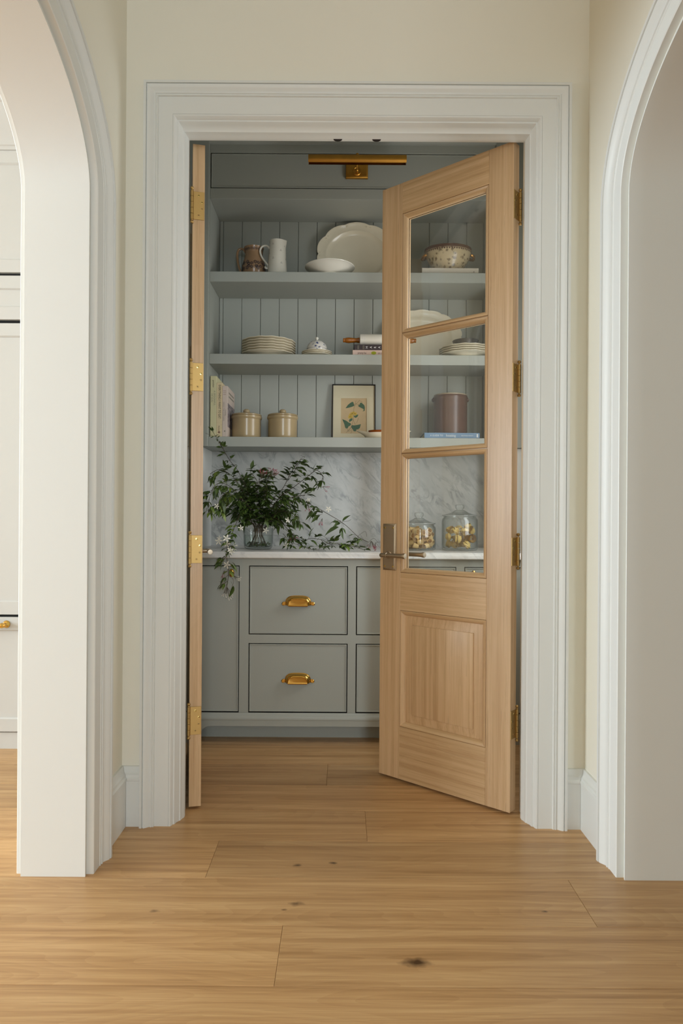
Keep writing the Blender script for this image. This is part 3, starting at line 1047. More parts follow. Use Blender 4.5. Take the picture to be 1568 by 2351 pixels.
# ================================================================== PICTURE LIGHT
pl = thing('picture_light', 'aged brass picture light on the panel above the shelves', 'wall light', (0.022, SF, 2.90))
plate = MB().frame(-0.058, 0.058, -0.042, 0.055, [(0.0, 0.003), (0.0, -0.012), (0.002, -0.014), (0.009, -0.0165), (0.012, -0.0165)], fill=True)
plate.build('back_plate', 'old_brass', pl)
MB().lathe([(0.0225, -0.016), (0.0225, -0.019), (0.019, -0.0215), (0.017, -0.019), (0.016, -0.0185), (0.0, -0.0185)], 28, (0, 0, -0.010), axis='y').build('rosette', 'old_brass', pl)
arm = catmull([(0, -0.018, -0.010), (0, -0.045, -0.018), (0, -0.064, -0.012), (0, -0.074, 0.004), (0, -0.073, 0.021)], 6)
ar = MB().tube(arm, 0.0045, 10)
ar.ball((0, -0.046, -0.018), 0.0095, 14)
ar.build('arm', 'old_brass', pl)
sh = []
for i in range(25):
    t = R(-60 + 300 * i / 24 - 0)
    sh.append((math.cos(t), math.sin(t)))
mb = MB()
rr = [[(x, -0.115 + 0.0235 * c_, 0.000 + 0.0235 * s_) for (c_, s_) in sh] for x in (-0.249, 0.249)]
mb.strip(rr)
rr2 = [[(x, -0.115 + 0.0220 * c_, 0.000 + 0.0220 * s_) for (c_, s_) in sh] for x in (-0.249, 0.249)]
mb.strip(rr2)
for x in (-0.249, 0.249):
    mb.strip([[(x, -0.115 + 0.0235 * c_, 0.000 + 0.0235 * s_) for (c_, s_) in sh], [(x, -0.115 + 0.0220 * c_, 0.000 + 0.0220 * s_) for (c_, s_) in sh]])
    mb.lathe([(0.0, 0.0), (0.022, 0.0)], 24, (x * 0.992, -0.115, 0.0), axis='x')
tube = mb.build('shade', 'old_brass', pl)
MB().tube([(0, -0.074, 0.020), (0, -0.094, 0.024), (0, -0.113, 0.025)], 0.0048, 10).ball((0, -0.113, 0.0265), 0.0085, 14).build('shade_knuckle', 'old_brass', pl)

# ================================================================== KITCHEN TALL CABINET (seen through the arch)
KY = 3.14
kc = thing('panelled_refrigerator', 'tall white panelled fridge cabinet with brass bar handle beyond the arch', 'refrigerator', (-1.75, KY, 0))


def kcb(nm, mb, mat, par=kc):
    return mb.move((1.75, -KY, 0)).build(nm, mat, par)


KX0, KX1 = -2.25, -1.22
kcb('carcass', MB().box(KX0 - 0.03, KX1 + 0.03, KY + 0.024, 3.81, 0.0, 2.80), 'kitchen')


def shaker(nm, z0, z1, mt=0.060, mb_=0.060):
    mb = MB()
    mb.frame(KX0, KX1, z0, z1, [(0.0, KY + 0.022), (0.0, KY + 0.001), (0.001, KY), (0.058, KY), (0.0585, KY + 0.002), (0.062, KY + 0.004), (0.064, KY + 0.008)], fill=True)
    return kcb(nm, mb, 'kitchen')


shaker('upper_door', 2.196, 2.757)
shaker('filler_panel', 1.979, 2.181)
shaker('fridge_door', 0.621, 1.962)
fd = shaker('freezer_drawer', 0.082, 0.609)
kcb('gap_backing', MB().box(KX0, KX1, KY + 0.0205, KY + 0.0235, 0.09, 2.75), 'dark_gap')
kcb('toe_kick', MB().box(KX0, KX1, KY + 0.012, KY + 0.03, 0.0, 0.075), 'kitchen')
rows = [[(x, KY - p, z) for (p, z) in ((-0.02, 2.757), (0.006, 2.757), (0.008, 2.772), (0.014, 2.776), (0.016, 2.786), (0.022, 2.80), (0.040, 2.83), (0.065, 2.87), (0.085, 2.905), (0.090, 2.925), (0.098, 2.93), (0.098, 2.95), (-0.02, 2.95))] for x in (KX0 - 0.03, KX1 + 0.03)]
kcb('crown', MB().strip(rows), 'kitchen')
hb = MB().tube([(-2.02, KY - 0.045, 0.577), (-1.566, KY - 0.045, 0.577)], 0.0085, 14)
h = kcb('bar_handle', hb, 'bright_brass', fd)
for x in (-1.585, -2.0):
    kcb('handle_post', MB().lathe([(0.0, -0.058), (0.007, -0.057), (0.0105, -0.052), (0.0125, -0.045), (0.0105, -0.037), (0.0075, -0.033), (0.0075, -0.014), (0.011, -0.010), (0.016, -0.006), (0.0175, -0.002), (0.0175, 0.0)], 20, (x, KY, 0.577), axis='y'), 'bright_brass', h)

# ================================================================== THINGS ON THE SHELVES
ZB_, ZC_, ZD_ = 2.368, 1.935, 1.499
ZK = 0.913


def at(px, D):
    """x of a photo column at depth D near the middle of the picture"""
    return CAM_X + (px - CX) / FPX * D


def closed_lathe(prof_out, th):
    """outer profile from the foot up; returns an open shell outline with thickness"""
    inn = [(max(r - th, 0.0), h + (th if i == 0 else 0)) for i, (r, h) in enumerate(prof_out)]
    return prof_out + inn[::-1]


def jug_handle(mb, pts, r=0.005, flat=1.0):
    mb.tube(catmull(pts, 6), r, 8)
    return mb


# ---- top shelf
jx, jy = at(579, 3.73), 3.73
j1 = thing('jug', 'squat tan jug with dark sprig print on the top shelf', 'jug', (jx, jy, ZB_))
pf = [(0.0, 0.0), (0.044, 0.0), (0.047, 0.004), (0.058, 0.030), (0.064, 0.055), (0.0635, 0.075), (0.056, 0.105), (0.049, 0.128), (0.0475, 0.145), (0.0495, 0.165), (0.053, 0.176)]
MB().lathe(pf + [(0.050, 0.176), (0.045, 0.15), (0.045, 0.13), (0.058, 0.075), (0.04, 0.01), (0.0, 0.008)], 36).build('body', 'jug_brown', j1)
MB().lathe([(0.0478, 0.1445), (0.0505, 0.165), (0.0542, 0.1765), (0.051, 0.1775)], 36).build('collar', 'jug_brown', j1)
jug_handle(MB(), [(-0.045, 0, 0.155), (-0.060, 0, 0.172), (-0.080, -0.004, 0.168), (-0.090, -0.006, 0.140), (-0.084, -0.004, 0.085), (-0.070, 0, 0.045), (-0.062, 0, 0.03)], 0.0065).build('handle', 'jug_brown', j1)
random.seed(11)


def sprig_flat(size, petals, c, nrm, rad_fn):
    pass


def stamp(mb, r_of_z, th, z, size, n, rot=0.0):
    """small star of petals lying on a lathed body"""
    for k in range(n):
        a = rot + 2 * math.pi * k / n
        pts = []
        for (u, v) in ((0.25, -0.10), (0.62, -0.20), (1.0, 0.0), (0.62, 0.20), (0.25, 0.10)):
            du = (u * math.cos(a) - v * math.sin(a)) * size
            dv = (u * math.sin(a) + v * math.cos(a)) * size
            zz = z + dv
            rr_ = r_of_z(zz) + 0.0012
            t2 = th + du / rr_
            pts.append((rr_ * math.cos(t2), rr_ * math.sin(t2), zz))
        mb.add(pts, [(0, 1, 2, 3, 4)])


def interp(prof, z):
    for (r0, h0), (r1, h1) in zip(prof[:-1], prof[1:]):
        if h0 <= z <= h1 and h1 > h0:
            return r0 + (r1 - r0) * (z - h0) / (h1 - h0)
    return prof[-1][0]


mb = MB()
for k in range(26):
    th = R(-180 + 180 * (k % 13) / 12)
    stamp(mb, lambda z: interp(pf[1:], z), th + random.uniform(-.08, .08), (0.078 if k < 13 else 0.056) + random.uniform(-.006, .006), random.uniform(0.010, 0.0135), 6, random.uniform(0, 1))
for k in range(12):
    stamp(mb, lambda z: interp(pf[1:], z) + 0.001, R(-180 + 180 * k / 11), 0.160, 0.0085, 5, random.uniform(0, 1))
tag(mb.build('sprig_print', 'sprig', j1, smooth=False), kind='stuff')

jx, jy = at(633, 3.70), 3.70
j2 = thing('jug', 'tall cream jug with scattered sprigs and looped handle', 'jug', (jx, jy, ZB_))
pf2 = [(0.0, 0.0), (0.052, 0.0), (0.0535, 0.004), (0.052, 0.05), (0.048, 0.11), (0.0435, 0.165), (0.0425, 0.19), (0.0445, 0.202)]


def spout(t, i):
    k = max(0.0, math.cos(t)) ** 10
    return (1 + (0.16 * k if i in (6, 7, 8, 9) else 0.05 * k if i == 5 else 0), 1, 0.004 * k if i in (7, 8) else 0)


MB().lathe(pf2 + [(0.041, 0.202), (0.039, 0.188), (0.045, 0.1), (0.048, 0.01), (0.0, 0.008)], 40, mod=spout).build('body', 'white_china', j2)
jug_handle(MB(), [(-0.040, 0, 0.162), (-0.058, -0.004, 0.178), (-0.082, -0.008, 0.172), (-0.093, -0.010, 0.148), (-0.084, -0.009, 0.115), (-0.062, -0.006, 0.086), (-0.050, -0.004, 0.07), (-0.052, -0.006, 0.056), (-0.063, -0.008, 0.056), (-0.064, -0.008, 0.064)], 0.0052).build('handle', 'white_china', j2)
mb = MB()
for (th, z) in ((-118, 0.176), (-62, 0.140), (-112, 0.098), (-60, 0.072), (-150, 0.13), (-25, 0.17), (-160, 0.055), (-20, 0.10)):
    stamp(mb, lambda zz: interp(pf2[1:], zz), R(th), z, 0.0065, 3, R(90))
tag(mb.build('sprig_print', 'sprig', j2, smooth=False), kind='stuff')

# oval platter leaning on the back, bowl before it


def platter(name, label, cx, yfoot, zfoot, hw, hh, lean, nsc, amp, mat, group=None):
    root = thing(name, label, 'platter', (cx, yfoot, zfoot))
    prof = [(0.0, 0.006), (0.60, 0.006), (0.66, 0.004), (0.72, -0.010), (0.78, -0.014), (0.97, -0.023), (1.0, -0.026), (1.0, -0.022), (0.97, -0.018), (0.78, -0.009), (0.72, -0.004), (0.66, 0.010), (0.0, 0.011)]

    def md(t, i):
        r = prof[i][0]
        s = 1 + amp * max(0.0, (r - 0.75) / 0.25) * (abs(math.cos(nsc * t / 2)) ** 0.8 - 0.5)
        return (hw * s, hh * s, 0)
    mb = MB().lathe(prof, 120, mod=md)
    mb.xf(Matrix.Translation((0, 0, hh)) @ Matrix.Rotation(R(90), 4, 'X'))
    # plate local z -> -y after the turn: flip so the well is away from the viewer
    mb.v = [(p[0], -p[1], p[2]) if False else p for p in mb.v]
    mb.xf(Matrix.Rotation(R(-lean), 4, 'X'))
    mb.build('dish', mat, root, angle=50)
    # raised line round the well and little scrolls on the rim
    ring = MB()
    pts = [(hw * 0.735 * math.cos(2 * math.pi * k / 64), -0.001, hh + hh * 0.735 * math.sin(2 * math.pi * k / 64)) for k in range(65)]
    rot = Matrix.Rotation(R(-lean), 4, 'X')
    return root


def upright_dish(name, label, cx, yfoot, zfoot, hw, hh, lean, nsc, amp, mat):
    """oval dish standing on its rim, its hollow side towards the room"""
    root = thing(name, label, 'platter', (cx, yfoot, zfoot))
    # (radius fraction, towards viewer)
    prof = [(0.0, 0.000), (0.62, 0.000), (0.70, 0.004), (0.745, 0.014), (0.765, 0.0165), (0.785, 0.0160), (0.93, 0.022), (0.965, 0.0255), (1.0, 0.0265), (1.0, 0.0225), (0.93, 0.0175), (0.77, 0.0115), (0.70, -0.004), (0.60, -0.006), (0.58, -0.009), (0.56, -0.005), (0.0, -0.005)]

    def md(t, i):
        r = prof[i][0]
        wv = abs(math.cos(nsc * (t - math.pi / 2) / 2))
        s = 1 - amp * max(0.0, (r - 0.80) / 0.20) * (1 - wv ** 0.55)
        return (hw * s, hh * s, 0)
    mb = MB().lathe(prof, 132, mod=md)
    # local z is towards the viewer (-Y); local y is up
    mt = Matrix(((1, 0, 0, 0), (0, 0, -1, 0), (0, 1, 0, 0), (0, 0, 0, 1)))
    tilt = Matrix.Rotation(R(-lean), 4, 'X')
    mb.xf(tilt @ Matrix.Translation((0, 0, hh)) @ mt)
    zmin = min(p[2] for p in mb.v)
    mb.move((0, 0, -zmin + 0.0005))
    mb.build('dish', mat, root, angle=40)
    return root, tilt, hh, -zmin


rt, tilt, hh, dz = upright_dish('oval_platter', 'large cream oval platter with notched scalloped rim leaning behind white bowl', at(815, 3.83), 3.832, ZB_, 0.227, 0.184, 4, 10, 0.055, 'cream_china')
scr = MB()
for k in range(10):
    t = math.pi / 2 + 2 * math.pi * (k + 0.5) / 10
    for sg in (-1, 1):
        pts = []
        for i in range(9):
            a = i / 8 * 4.6
            rr_ = 0.010 * (1 - 0.09 * i)
            uu = sg * (0.010 + 0.0 * i) + sg * rr_ * 0.55 * math.cos(a)
            vv = -0.018 + rr_ * 0.8 * math.sin(a)
            rx, rz = 0.227 * 0.985 + vv, 0.184 * 0.985 + vv
            t2 = t + uu / 0.2
            pts.append((rx * math.cos(t2), -0.0245, hh + rz * math.sin(t2)))
        scr.tube(pts, 0.0009, 5)
scr.xf(tilt).move((0, 0, dz + 0.0005))
tag(scr.build('rim_scrolls', 'cream_china', rt), kind='stuff')

bx = at(753.5, 3.662)
bo = thing('shallow_bowl', 'shallow white bowl standing before the large oval platter', 'bowl', (bx, 3.662, ZB_))
bp = [(0.0, 0.0), (0.060, 0.0), (0.064, 0.004), (0.062, 0.010), (0.085, 0.024), (0.108, 0.046), (0.122, 0.064), (0.133, 0.069), (0.134, 0.073), (0.131, 0.0745), (0.121, 0.070), (0.100, 0.049), (0.07, 0.026), (0.0, 0.018)]
MB().lathe([(r_, h_ * 0.68) for (r_, h_) in bp], 56).build('body', 'white_china', bo)


def book_flat(name, label, x0, x1, y0, y1, z0, z1, mat, rz=0.0, cat='book'):
    """book lying down, spine to the room"""
    cx, cyy = (x0 + x1) / 2, (y0 + y1) / 2
    b = thing(name, label, cat, (cx, cyy, z0), rz)
    hx, hy, t = (x1 - x0) / 2, (y1 - y0) / 2, z1 - z0
    cv = MB().cbox(-hx, hx, -hy, hy, 0, 0.0025, 0.0006).cbox(-hx, hx, -hy, hy, t - 0.0025, t, 0.0006)
    cv.cbox(-hx, hx, -hy - 0.001, -hy + 0.003, 0, t, 0.0009)
    cv.build('cover', mat, b)
    MB().box(-hx + 0.004, hx - 0.004, -hy + 0.003, hy - 0.004, 0.0025, t - 0.0025).build('pages', 'pages', b)
    return b, hx, hy, t


# white book and printed tureen behind the glass
bk, hx, hy, t = book_flat('book', 'thick off white book lying under the printed tureen', at(965, 3.62), at(1095, 3.62), 3.62, 3.83, ZB_, ZB_ + 0.036, 'book_white')
MB().box(hx - 0.028, hx - 0.022, -hy - 0.0014, -hy - 0.0009, 0.012, 0.020).build('spine_mark', 'ink_grey', bk)
tx, ty, tz = at(1024.5, 3.725), 3.725, ZB_ + 0.036
tu = thing('tureen', 'brown floral printed serving bowl with gilt handles on white book', 'bowl', (tx, ty, tz))
tp = [(0.0, 0.0), (0.060, 0.0), (0.066, 0.004), (0.070, 0.012), (0.090, 0.040), (0.110, 0.072), (0.124, 0.104), (0.128, 0.122), (0.127, 0.134)]
ov = lambda t, i: (1.0, 0.78, 0)
MB().lathe(tp + [(0.123, 0.134), (0.120, 0.12), (0.10, 0.07), (0.06, 0.014), (0.0, 0.012)], 56, mod=ov).build('body', 'brown_print', tu)
MB().lathe([(0.1264, 0.117), (0.1292, 0.124), (0.1280, 0.1355), (0.1240, 0.136)], 56, mod=ov).build('rim_band', 'dark_rim', tu)
mb = MB()
for k in range(60):
    a0, a1 = 2 * math.pi * k / 60, 2 * math.pi * (k + 1) / 60
    am = (a0 + a1) / 2
    q = [(0.1272 * math.cos(a0), 0.1272 * 0.78 * math.sin(a0), 0.1175), (0.1272 * math.cos(a1), 0.1272 * 0.78 * math.sin(a1), 0.1175), (0.1262 * math.cos(am), 0.1262 * 0.78 * math.sin(am), 0.106)]
    mb.add([(p[0] * 1.004, p[1] * 1.004, p[2]) for p in q], [(0, 1, 2)])
    if k % 1 == 0:
        q = [(0.0705 * math.cos(a0), 0.0705 * 0.78 * math.sin(a0), 0.010), (0.0705 * math.cos(a1), 0.0705 * 0.78 * math.sin(a1), 0.010), (0.0765 * math.cos(am), 0.0765 * 0.78 * math.sin(am), 0.020)]
        mb.add([(p[0] * 1.012, p[1] * 1.012, p[2]) for p in q], [(0, 1, 2)])
tag(mb.build('zigzag_border', 'dark_rim', tu, smooth=False), kind='stuff')
for sg in (-1, 1):
    jug_handle(MB(), [(sg * 0.120, -0.030, 0.098), (sg * 0.133, -0.024, 0.092), (sg * 0.139, 0.0, 0.086), (sg * 0.133, 0.024, 0.092), (sg * 0.120, 0.030, 0.098)], 0.0085).build('handle', 'gilt', tu)

# ---- middle shelf: plates


def plate(label, cx, cyy, z, rad, group, depth=0.020, nsc=14):
    prof = [(0.0, 0.0), (rad * 0.58, 0.0), (rad * 0.60, 0.003), (rad * 0.68, 0.009), (rad * 0.72, 0.012), (rad * 0.97, depth - 0.001), (rad, depth), (rad, depth + 0.0028), (rad * 0.97, depth + 0.0026), (rad * 0.72, 0.0155), (rad * 0.66, 0.011), (rad * 0.60, 0.006), (0.0, 0.005)]

    def md(t, i):
        r = prof[i][0] / rad
        k = max(0.0, (r - 0.7) / 0.3)
        wv = math.cos(nsc * t) if nsc else 0.0
        return (1 + 0.010 * k * wv, 1 + 0.010 * k * wv, 0.0006 * k * wv)
    key = ('plate', round(rad, 4), round(depth, 4), nsc)
    if key not in CACHE:
        CACHE[key] = MB().lathe(prof, 84, mod=md).mesh('plate', 'cream_china', angle=60)
    o = link('plate', CACHE[key], None, (cx, cyy, z))
    return tag(o, label, 'plate', group)


CACHE = {}
ORD = ['topmost', 'second from the top', 'third from the top', 'fourth from the top', 'third from the bottom', 'second from the bottom', 'lowest']
pxc = at(614, 3.715)
names6 = ['lowest', 'second from the bottom', 'third from the bottom', 'third from the top', 'second from the top', 'topmost']
for k in range(6):
    plate('cream dinner plate, %s in the tall stack of six' % names6[k], pxc + 0.0006 * ((k * 7) % 3 - 1), 3.715, ZC_ + 0.0005 + 0.0136 * k, 0.146, 'dinner plates stacked on the middle shelf')
sx = at(725, 3.70)
for k, nm in enumerate(('lowest', 'middle', 'topmost')):
    plate('small cream plate, %s of three under the blue printed dish' % nm, sx, 3.70, ZC_ + 0.0005 + 0.0088 * k, 0.0825, 'small plates under the covered dish', depth=0.0155, nsc=0)
sg_ = thing('covered_dish', 'small domed blue and white covered dish on three small plates', 'dish', (sx, 3.70, ZC_ + 0.0005 + 0.0088 * 2 + 0.0052))
MB().lathe([(0.0, 0.0), (0.040, 0.0), (0.047, 0.010), (0.0525, 0.026), (0.0525, 0.030), (0.0, 0.030)], 40).build('bowl', 'blue_print', sg_)
ld = MB().lathe([(0.0545, 0.030), (0.0545, 0.034), (0.051, 0.046), (0.044, 0.060), (0.032, 0.070), (0.016, 0.076), (0.0, 0.077)], 40, mod=lambda t, i: (1 + (0.03 * math.cos(8 * t) if 1 < i < 5 else 0), 1 + (0.03 * math.cos(8 * t) if 1 < i < 5 else 0), 0)).build('lid', 'blue_print', sg_)
MB().lathe([(0.006, 0.075), (0.005, 0.081), (0.009, 0.086), (0.0095, 0.090), (0.007, 0.0945), (0.0, 0.096)], 20).build('knob', 'white_china', ld)

# books and rolling pin
bk, hx, hy, t = book_flat('book', 'blush cookbook lying flat under the dark cookbook', at(807, 3.615), at(922, 3.615), 3.615, 3.81, ZC_, ZC_ + 0.030, 'book_blush')
fyy = -hy - 0.0015
letters('lettering', 'jeremy fox', 0.016, 'ink', bk, (-hx + 0.027, fyy, t * 0.47), (1, 0, 0), (0, 0, 1), squeeze=0.66)
letters('lettering', 'on vegetables', 0.017, 'ink', bk, (-hx + 0.133, fyy, t * 0.47), (1, 0, 0), (0, 0, 1), squeeze=0.8)
MB().lathe([(0.0, -0.0003), (1.0, -0.0003), (1.0, 0.0003)], 28, (-hx + 0.112, fyy, t * 0.48), axis='y', mod=lambda t_, i: (0.0135, 0.0085, 0)).build('spine_emblem', 'ink_olive', bk)
bk, hx, hy, t = book_flat('book', 'dark plum cookbook lying flat beneath the rolling pin', at(811, 3.615), at(922, 3.615), 3.617, 3.80, ZC_ + 0.030, ZC_ + 0.060, 'book_dark')
fyy = -hy - 0.0015
for k, ch in enumerate('HARA'):
    letters('lettering', ch, 0.017, 'ink_white', bk, (-hx + 0.066 + 0.0222 * k, fyy, t * 0.5), (0, 0, 1), (-1, 0, 0), align='CENTER')
for k, (x, s_) in enumerate(((0.017, 'Maira'), (0.022, 'Kalman'), (0.045, 'Sumayya'), (0.050, 'Usmani'))):
    MB().box(-hx + x, -hx + x + 0.0018, fyy - 0.0002, fyy, t * 0.15, t * 0.85).build('spine_rule', 'ink_grey', bk)
rx0 = at(785, 3.66)
rp = thing('rolling_pin', 'white ceramic rolling pin with blue ends and amber wooden handles', 'rolling pin', (rx0 + 0.196, 3.665, ZC_ + 0.0605 + 0.0335))
MB().lathe([(0.0, -0.107), (0.030, -0.107), (0.033, -0.104), (0.0335, -0.09), (0.0335, 0.09), (0.033, 0.104), (0.030, 0.107), (0.0, 0.107)], 40, axis='x').build('barrel', 'white_china', rp)
for sg in (-1, 1):
    hp = [(0.0, 0.107), (0.0135, 0.107), (0.0145, 0.112), (0.0115, 0.125), (0.0135, 0.150), (0.0150, 0.165), (0.0135, 0.180), (0.0105, 0.186), (0.0115, 0.190), (0.0105, 0.196), (0.0, 0.197)]
    MB().lathe([(r, sg * h_) for (r, h_) in hp], 24, axis='x').build('grip', 'handle_wood', rp)
    MB().lathe([(0.0338, sg * 0.0965), (0.0338, sg * 0.0945)], 40, axis='x').build('blue_line', 'blue_print', rp)
    bandm = MB()
    for k in range(10):
        th = 2 * math.pi * k / 10
        for j in range(5):
            a = 2 * math.pi * j / 5
            pts = []
            for (u, v) in ((0.2, -0.12), (0.6, -0.25), (1, 0), (0.6, 0.25), (0.2, 0.12)):
                dx = (u * math.cos(a) - v * math.sin(a)) * 0.0075
                dt_ = (u * math.sin(a) + v * math.cos(a)) * 0.0075 / 0.0339
                pts.append((sg * 0.083 + dx, 0.0339 * math.cos(th + dt_), 0.0339 * math.sin(th + dt_)))
            bandm.add(pts, [(0, 1, 2, 3, 4)])
    tag(bandm.build('blue_flowers', 'blue_print', rp, smooth=False), kind='stuff')

# glazed platter, plates and tin bowl behind the door glass
upright_dish('oval_platter', 'cream scalloped platter leaning at the back, seen through door glass', at(966, 3.83), 3.834, ZC_, 0.225, 0.156, 4, 18, 0.035, 'cream_china')
p4x = at(1066, 3.676)
for k, nm in enumerate(('lowest', 'second from the bottom', 'second from the top', 'topmost')):
    plate('cream plate, %s of four under the grey tin bowl' % nm, p4x, 3.676, ZC_ + 0.0005 + 0.0113 * k, 0.1405, 'plates stacked behind the door glass', depth=0.0150)
tb = thing('tin_bowl', 'small grey speckled tin bowl on a stack of four plates', 'bowl', (p4x, 3.676, ZC_ + 0.0005 + 0.0113 * 3 + 0.0055))
MB().lathe([(0.0, 0.0), (0.052, 0.0), (0.056, 0.004), (0.064, 0.034), (0.069, 0.054), (0.0705, 0.056), (0.066, 0.056), (0.060, 0.034), (0.05, 0.006), (0.0, 0.005)], 40).build('body', 'pewter', tb)

# ---- lowest shelf


def book_up(label, x0, x1, top, depth, mat, yf=3.602):
    b = thing('book', label, 'book', ((x0 + x1) / 2, yf + depth / 2, ZD_), 0, 'upright cookbooks on the lowest shelf')
    hx, hy, t = (x1 - x0) / 2, depth / 2, top - ZD_
    cv = MB().cbox(-hx, -hx + 0.003, -hy, hy, 0, t, 0.0006).cbox(hx - 0.003, hx, -hy, hy, 0, t, 0.0006)
    cv.cbox(-hx, hx, -hy - 0.002, -hy + 0.002, 0, t, 0.0014)
    cv.build('cover', mat, b)
    MB().box(-hx + 0.003, hx - 0.003, -hy + 0.002, hy - 0.004, 0.003, t - 0.003).build('pages', 'pages', b)
    return b, hx, hy, t


DN, RT = (0, 0, -1), (1, 0, 0)
xa = -0.7435
b1, hx, hy, t = book_up('tall pale olive cookbook standing against the shelf side', xa, xa + 0.033, 1.820, 0.245, 'book_olive')
letters('lettering', 'A SPOONFUL', 0.013, 'ink_grey', b1, (0.006, -hy - 0.0025, t - 0.078), DN, RT)
letters('lettering', 'OF SUN', 0.013, 'ink_grey', b1, (-0.0075, -hy - 0.0025, t - 0.092), DN, RT)
letters('lettering', 'gestalten', 0.011, 'ink', b1, (0.0, -hy - 0.0025, t - 0.022), DN, RT)
xa += 0.0335
b2, hx, hy, t = book_up('cream cookbook with bold black spine title between two others', xa, xa + 0.030, 1.785, 0.235, 'book_cream')
letters('lettering', 'EVERYTHING I WANT TO EAT', 0.0182, 'ink', b2, (0.0005, -hy - 0.0025, t - 0.012), DN, RT, squeeze=0.72)
letters('lettering', 'Koslow', 0.010, 'ink_red', b2, (-0.001, -hy - 0.0025, t - 0.228), DN, RT, squeeze=0.9)
MB().lathe([(0.0022, -0.0001), (0.0055, -0.0003), (0.0055, 0.0)], 20, (-0.001, -hy - 0.0022, 0.024), axis='y').build('spine_emblem', 'ink_red', b2)
xa += 0.0305
b3, hx, hy, t = book_up('pale pink cookbook with a photographic cover beside the crock', xa, xa + 0.027, 1.768, 0.235, 'book_pink')
letters('lettering', 'SARAH THE CULINARIA', 0.0105, 'ink_grey', b3, (-0.006, -hy - 0.0025, t - 0.085), DN, RT, squeeze=0.9)
letters('lettering', 'cooking', 0.011, 'ink_grey', b3, (0.005, -hy - 0.0025, t - 0.125), DN, RT, squeeze=0.9)
for z in (0.028, 0.036, 0.046):
    MB().box(-0.009, 0.006, -hy - 0.0023, -hy - 0.002, t - z, t - z + 0.0012).build('spine_rule', 'ink_red', b3)
MB().box(-0.003, 0.003, -hy - 0.0023, -hy - 0.002, 0.026, 0.034).build('spine_mark', 'ink_grey', b3)
MB().box(hx, hx + 0.0004, -hy + 0.004, hy - 0.003, 0.055, 0.180).build('cover_photograph', 'photo_dark', b3)
for z in (0.215, 0.235):
    MB().box(hx, hx + 0.0004, -hy + 0.04, hy - 0.03, z, z + 0.008).build('cover_title', 'ink_grey', b3)


def crock(label, cx, cyy):
    c = thing('crock', label, 'crock', (cx, cyy, ZD_), 0, 'lidded stoneware crocks')
    MB().lathe([(0.0, 0.0), (0.074, 0.0), (0.0765, 0.003), (0.0785, 0.02), (0.0785, 0.098), (0.079, 0.106), (0.0825, 0.110), (0.0845, 0.117), (0.0835, 0.124), (0.079, 0.127), (0.075, 0.127), (0.073, 0.12), (0.072, 0.01), (0.0, 0.008)], 56).build('body', 'stoneware', c)
    l_ = MB().lathe([(0.0, 0.124), (0.074, 0.124), (0.0815, 0.128), (0.082, 0.132), (0.079, 0.135), (0.06, 0.139), (0.02, 0.141), (0.0, 0.141)], 56).build('lid', 'stoneware', c)
    MB().lathe([(0.016, 0.140), (0.015, 0.144), (0.018, 0.148), (0.019, 0.154), (0.016, 0.161), (0.009, 0.165), (0.0, 0.166)], 28).build('knob', 'stoneware', l_)
    return c


crock('khaki lidded crock standing next to the upright cookbooks', at(564.5, 3.72), 3.72)
crock('khaki lidded crock standing between the other crock and framed print', at(647.5, 3.72), 3.72)

# framed botanical print
fx = at(811, 3.80)
fw, fh, lean = 0.2435, 0.331, 8.0
pf_ = thing('framed_print', 'black framed botanical print of yellow flowers leaning on the back', 'picture', (fx, 3.808, ZD_))
tl = Matrix.Rotation(R(-lean), 4, 'X')


def pfb(nm, mb, mat, par=pf_, smooth=False):
    mb.xf(tl)
    mb.move((0, 0, 0.002))
    return mb.build(nm, mat, par, None, smooth)


hw = fw / 2
pfb('frame', MB().frame(-hw, hw, 0, fh, [(0.0, 0.014), (0.0, -0.004), (0.0012, -0.005), (0.0045, -0.005), (0.0052, -0.004), (0.0052, 0.004)]), 'black_frame')
pfb('backing', MB().box(-hw + 0.003, hw - 0.003, 0.008, 0.012, 0.003, fh - 0.003), 'black_frame')
pfb('mat_board', MB().frame(-hw + 0.005, hw - 0.005, 0.005, fh - 0.005, [(0.0, 0.004), (0.042, 0.004), (0.043, 0.0055)], ), 'mat_board')
mtx0, mtx1, mtz0, mtz1 = -0.0725, 0.0725, 0.034, 0.252
pfb('mat_board', MB().box(-hw + 0.005, mtx0, 0.0035, 0.006, 0.005, fh - 0.005).box(mtx1, hw - 0.005, 0.0035, 0.006, 0.005, fh - 0.005).box(mtx0, mtx1, 0.0035, 0.006, 0.005, mtz0).box(mtx0, mtx1, 0.0035, 0.006, mtz1, fh - 0.005), 'mat_board')
pr_ = pfb('print', MB().box(mtx0, mtx1, 0.0055, 0.0065, mtz0, mtz1), 'old_paper')


def pq(u, v):
    """pixel of the photographed sheet (in the zoomed crop) -> sheet coordinates"""
    return ((u - 693) / 980 * 0.245 + 0.0, (1205 - v) / 880 * (mtz1 - mtz0) + mtz0 + 0.0)


def flat_poly(pts, y=0.0050):
    q = [pq(*p) for p in pts]
    return MB().add([(a, y, b) for (a, b) in q], [tuple(range(len(q)))])


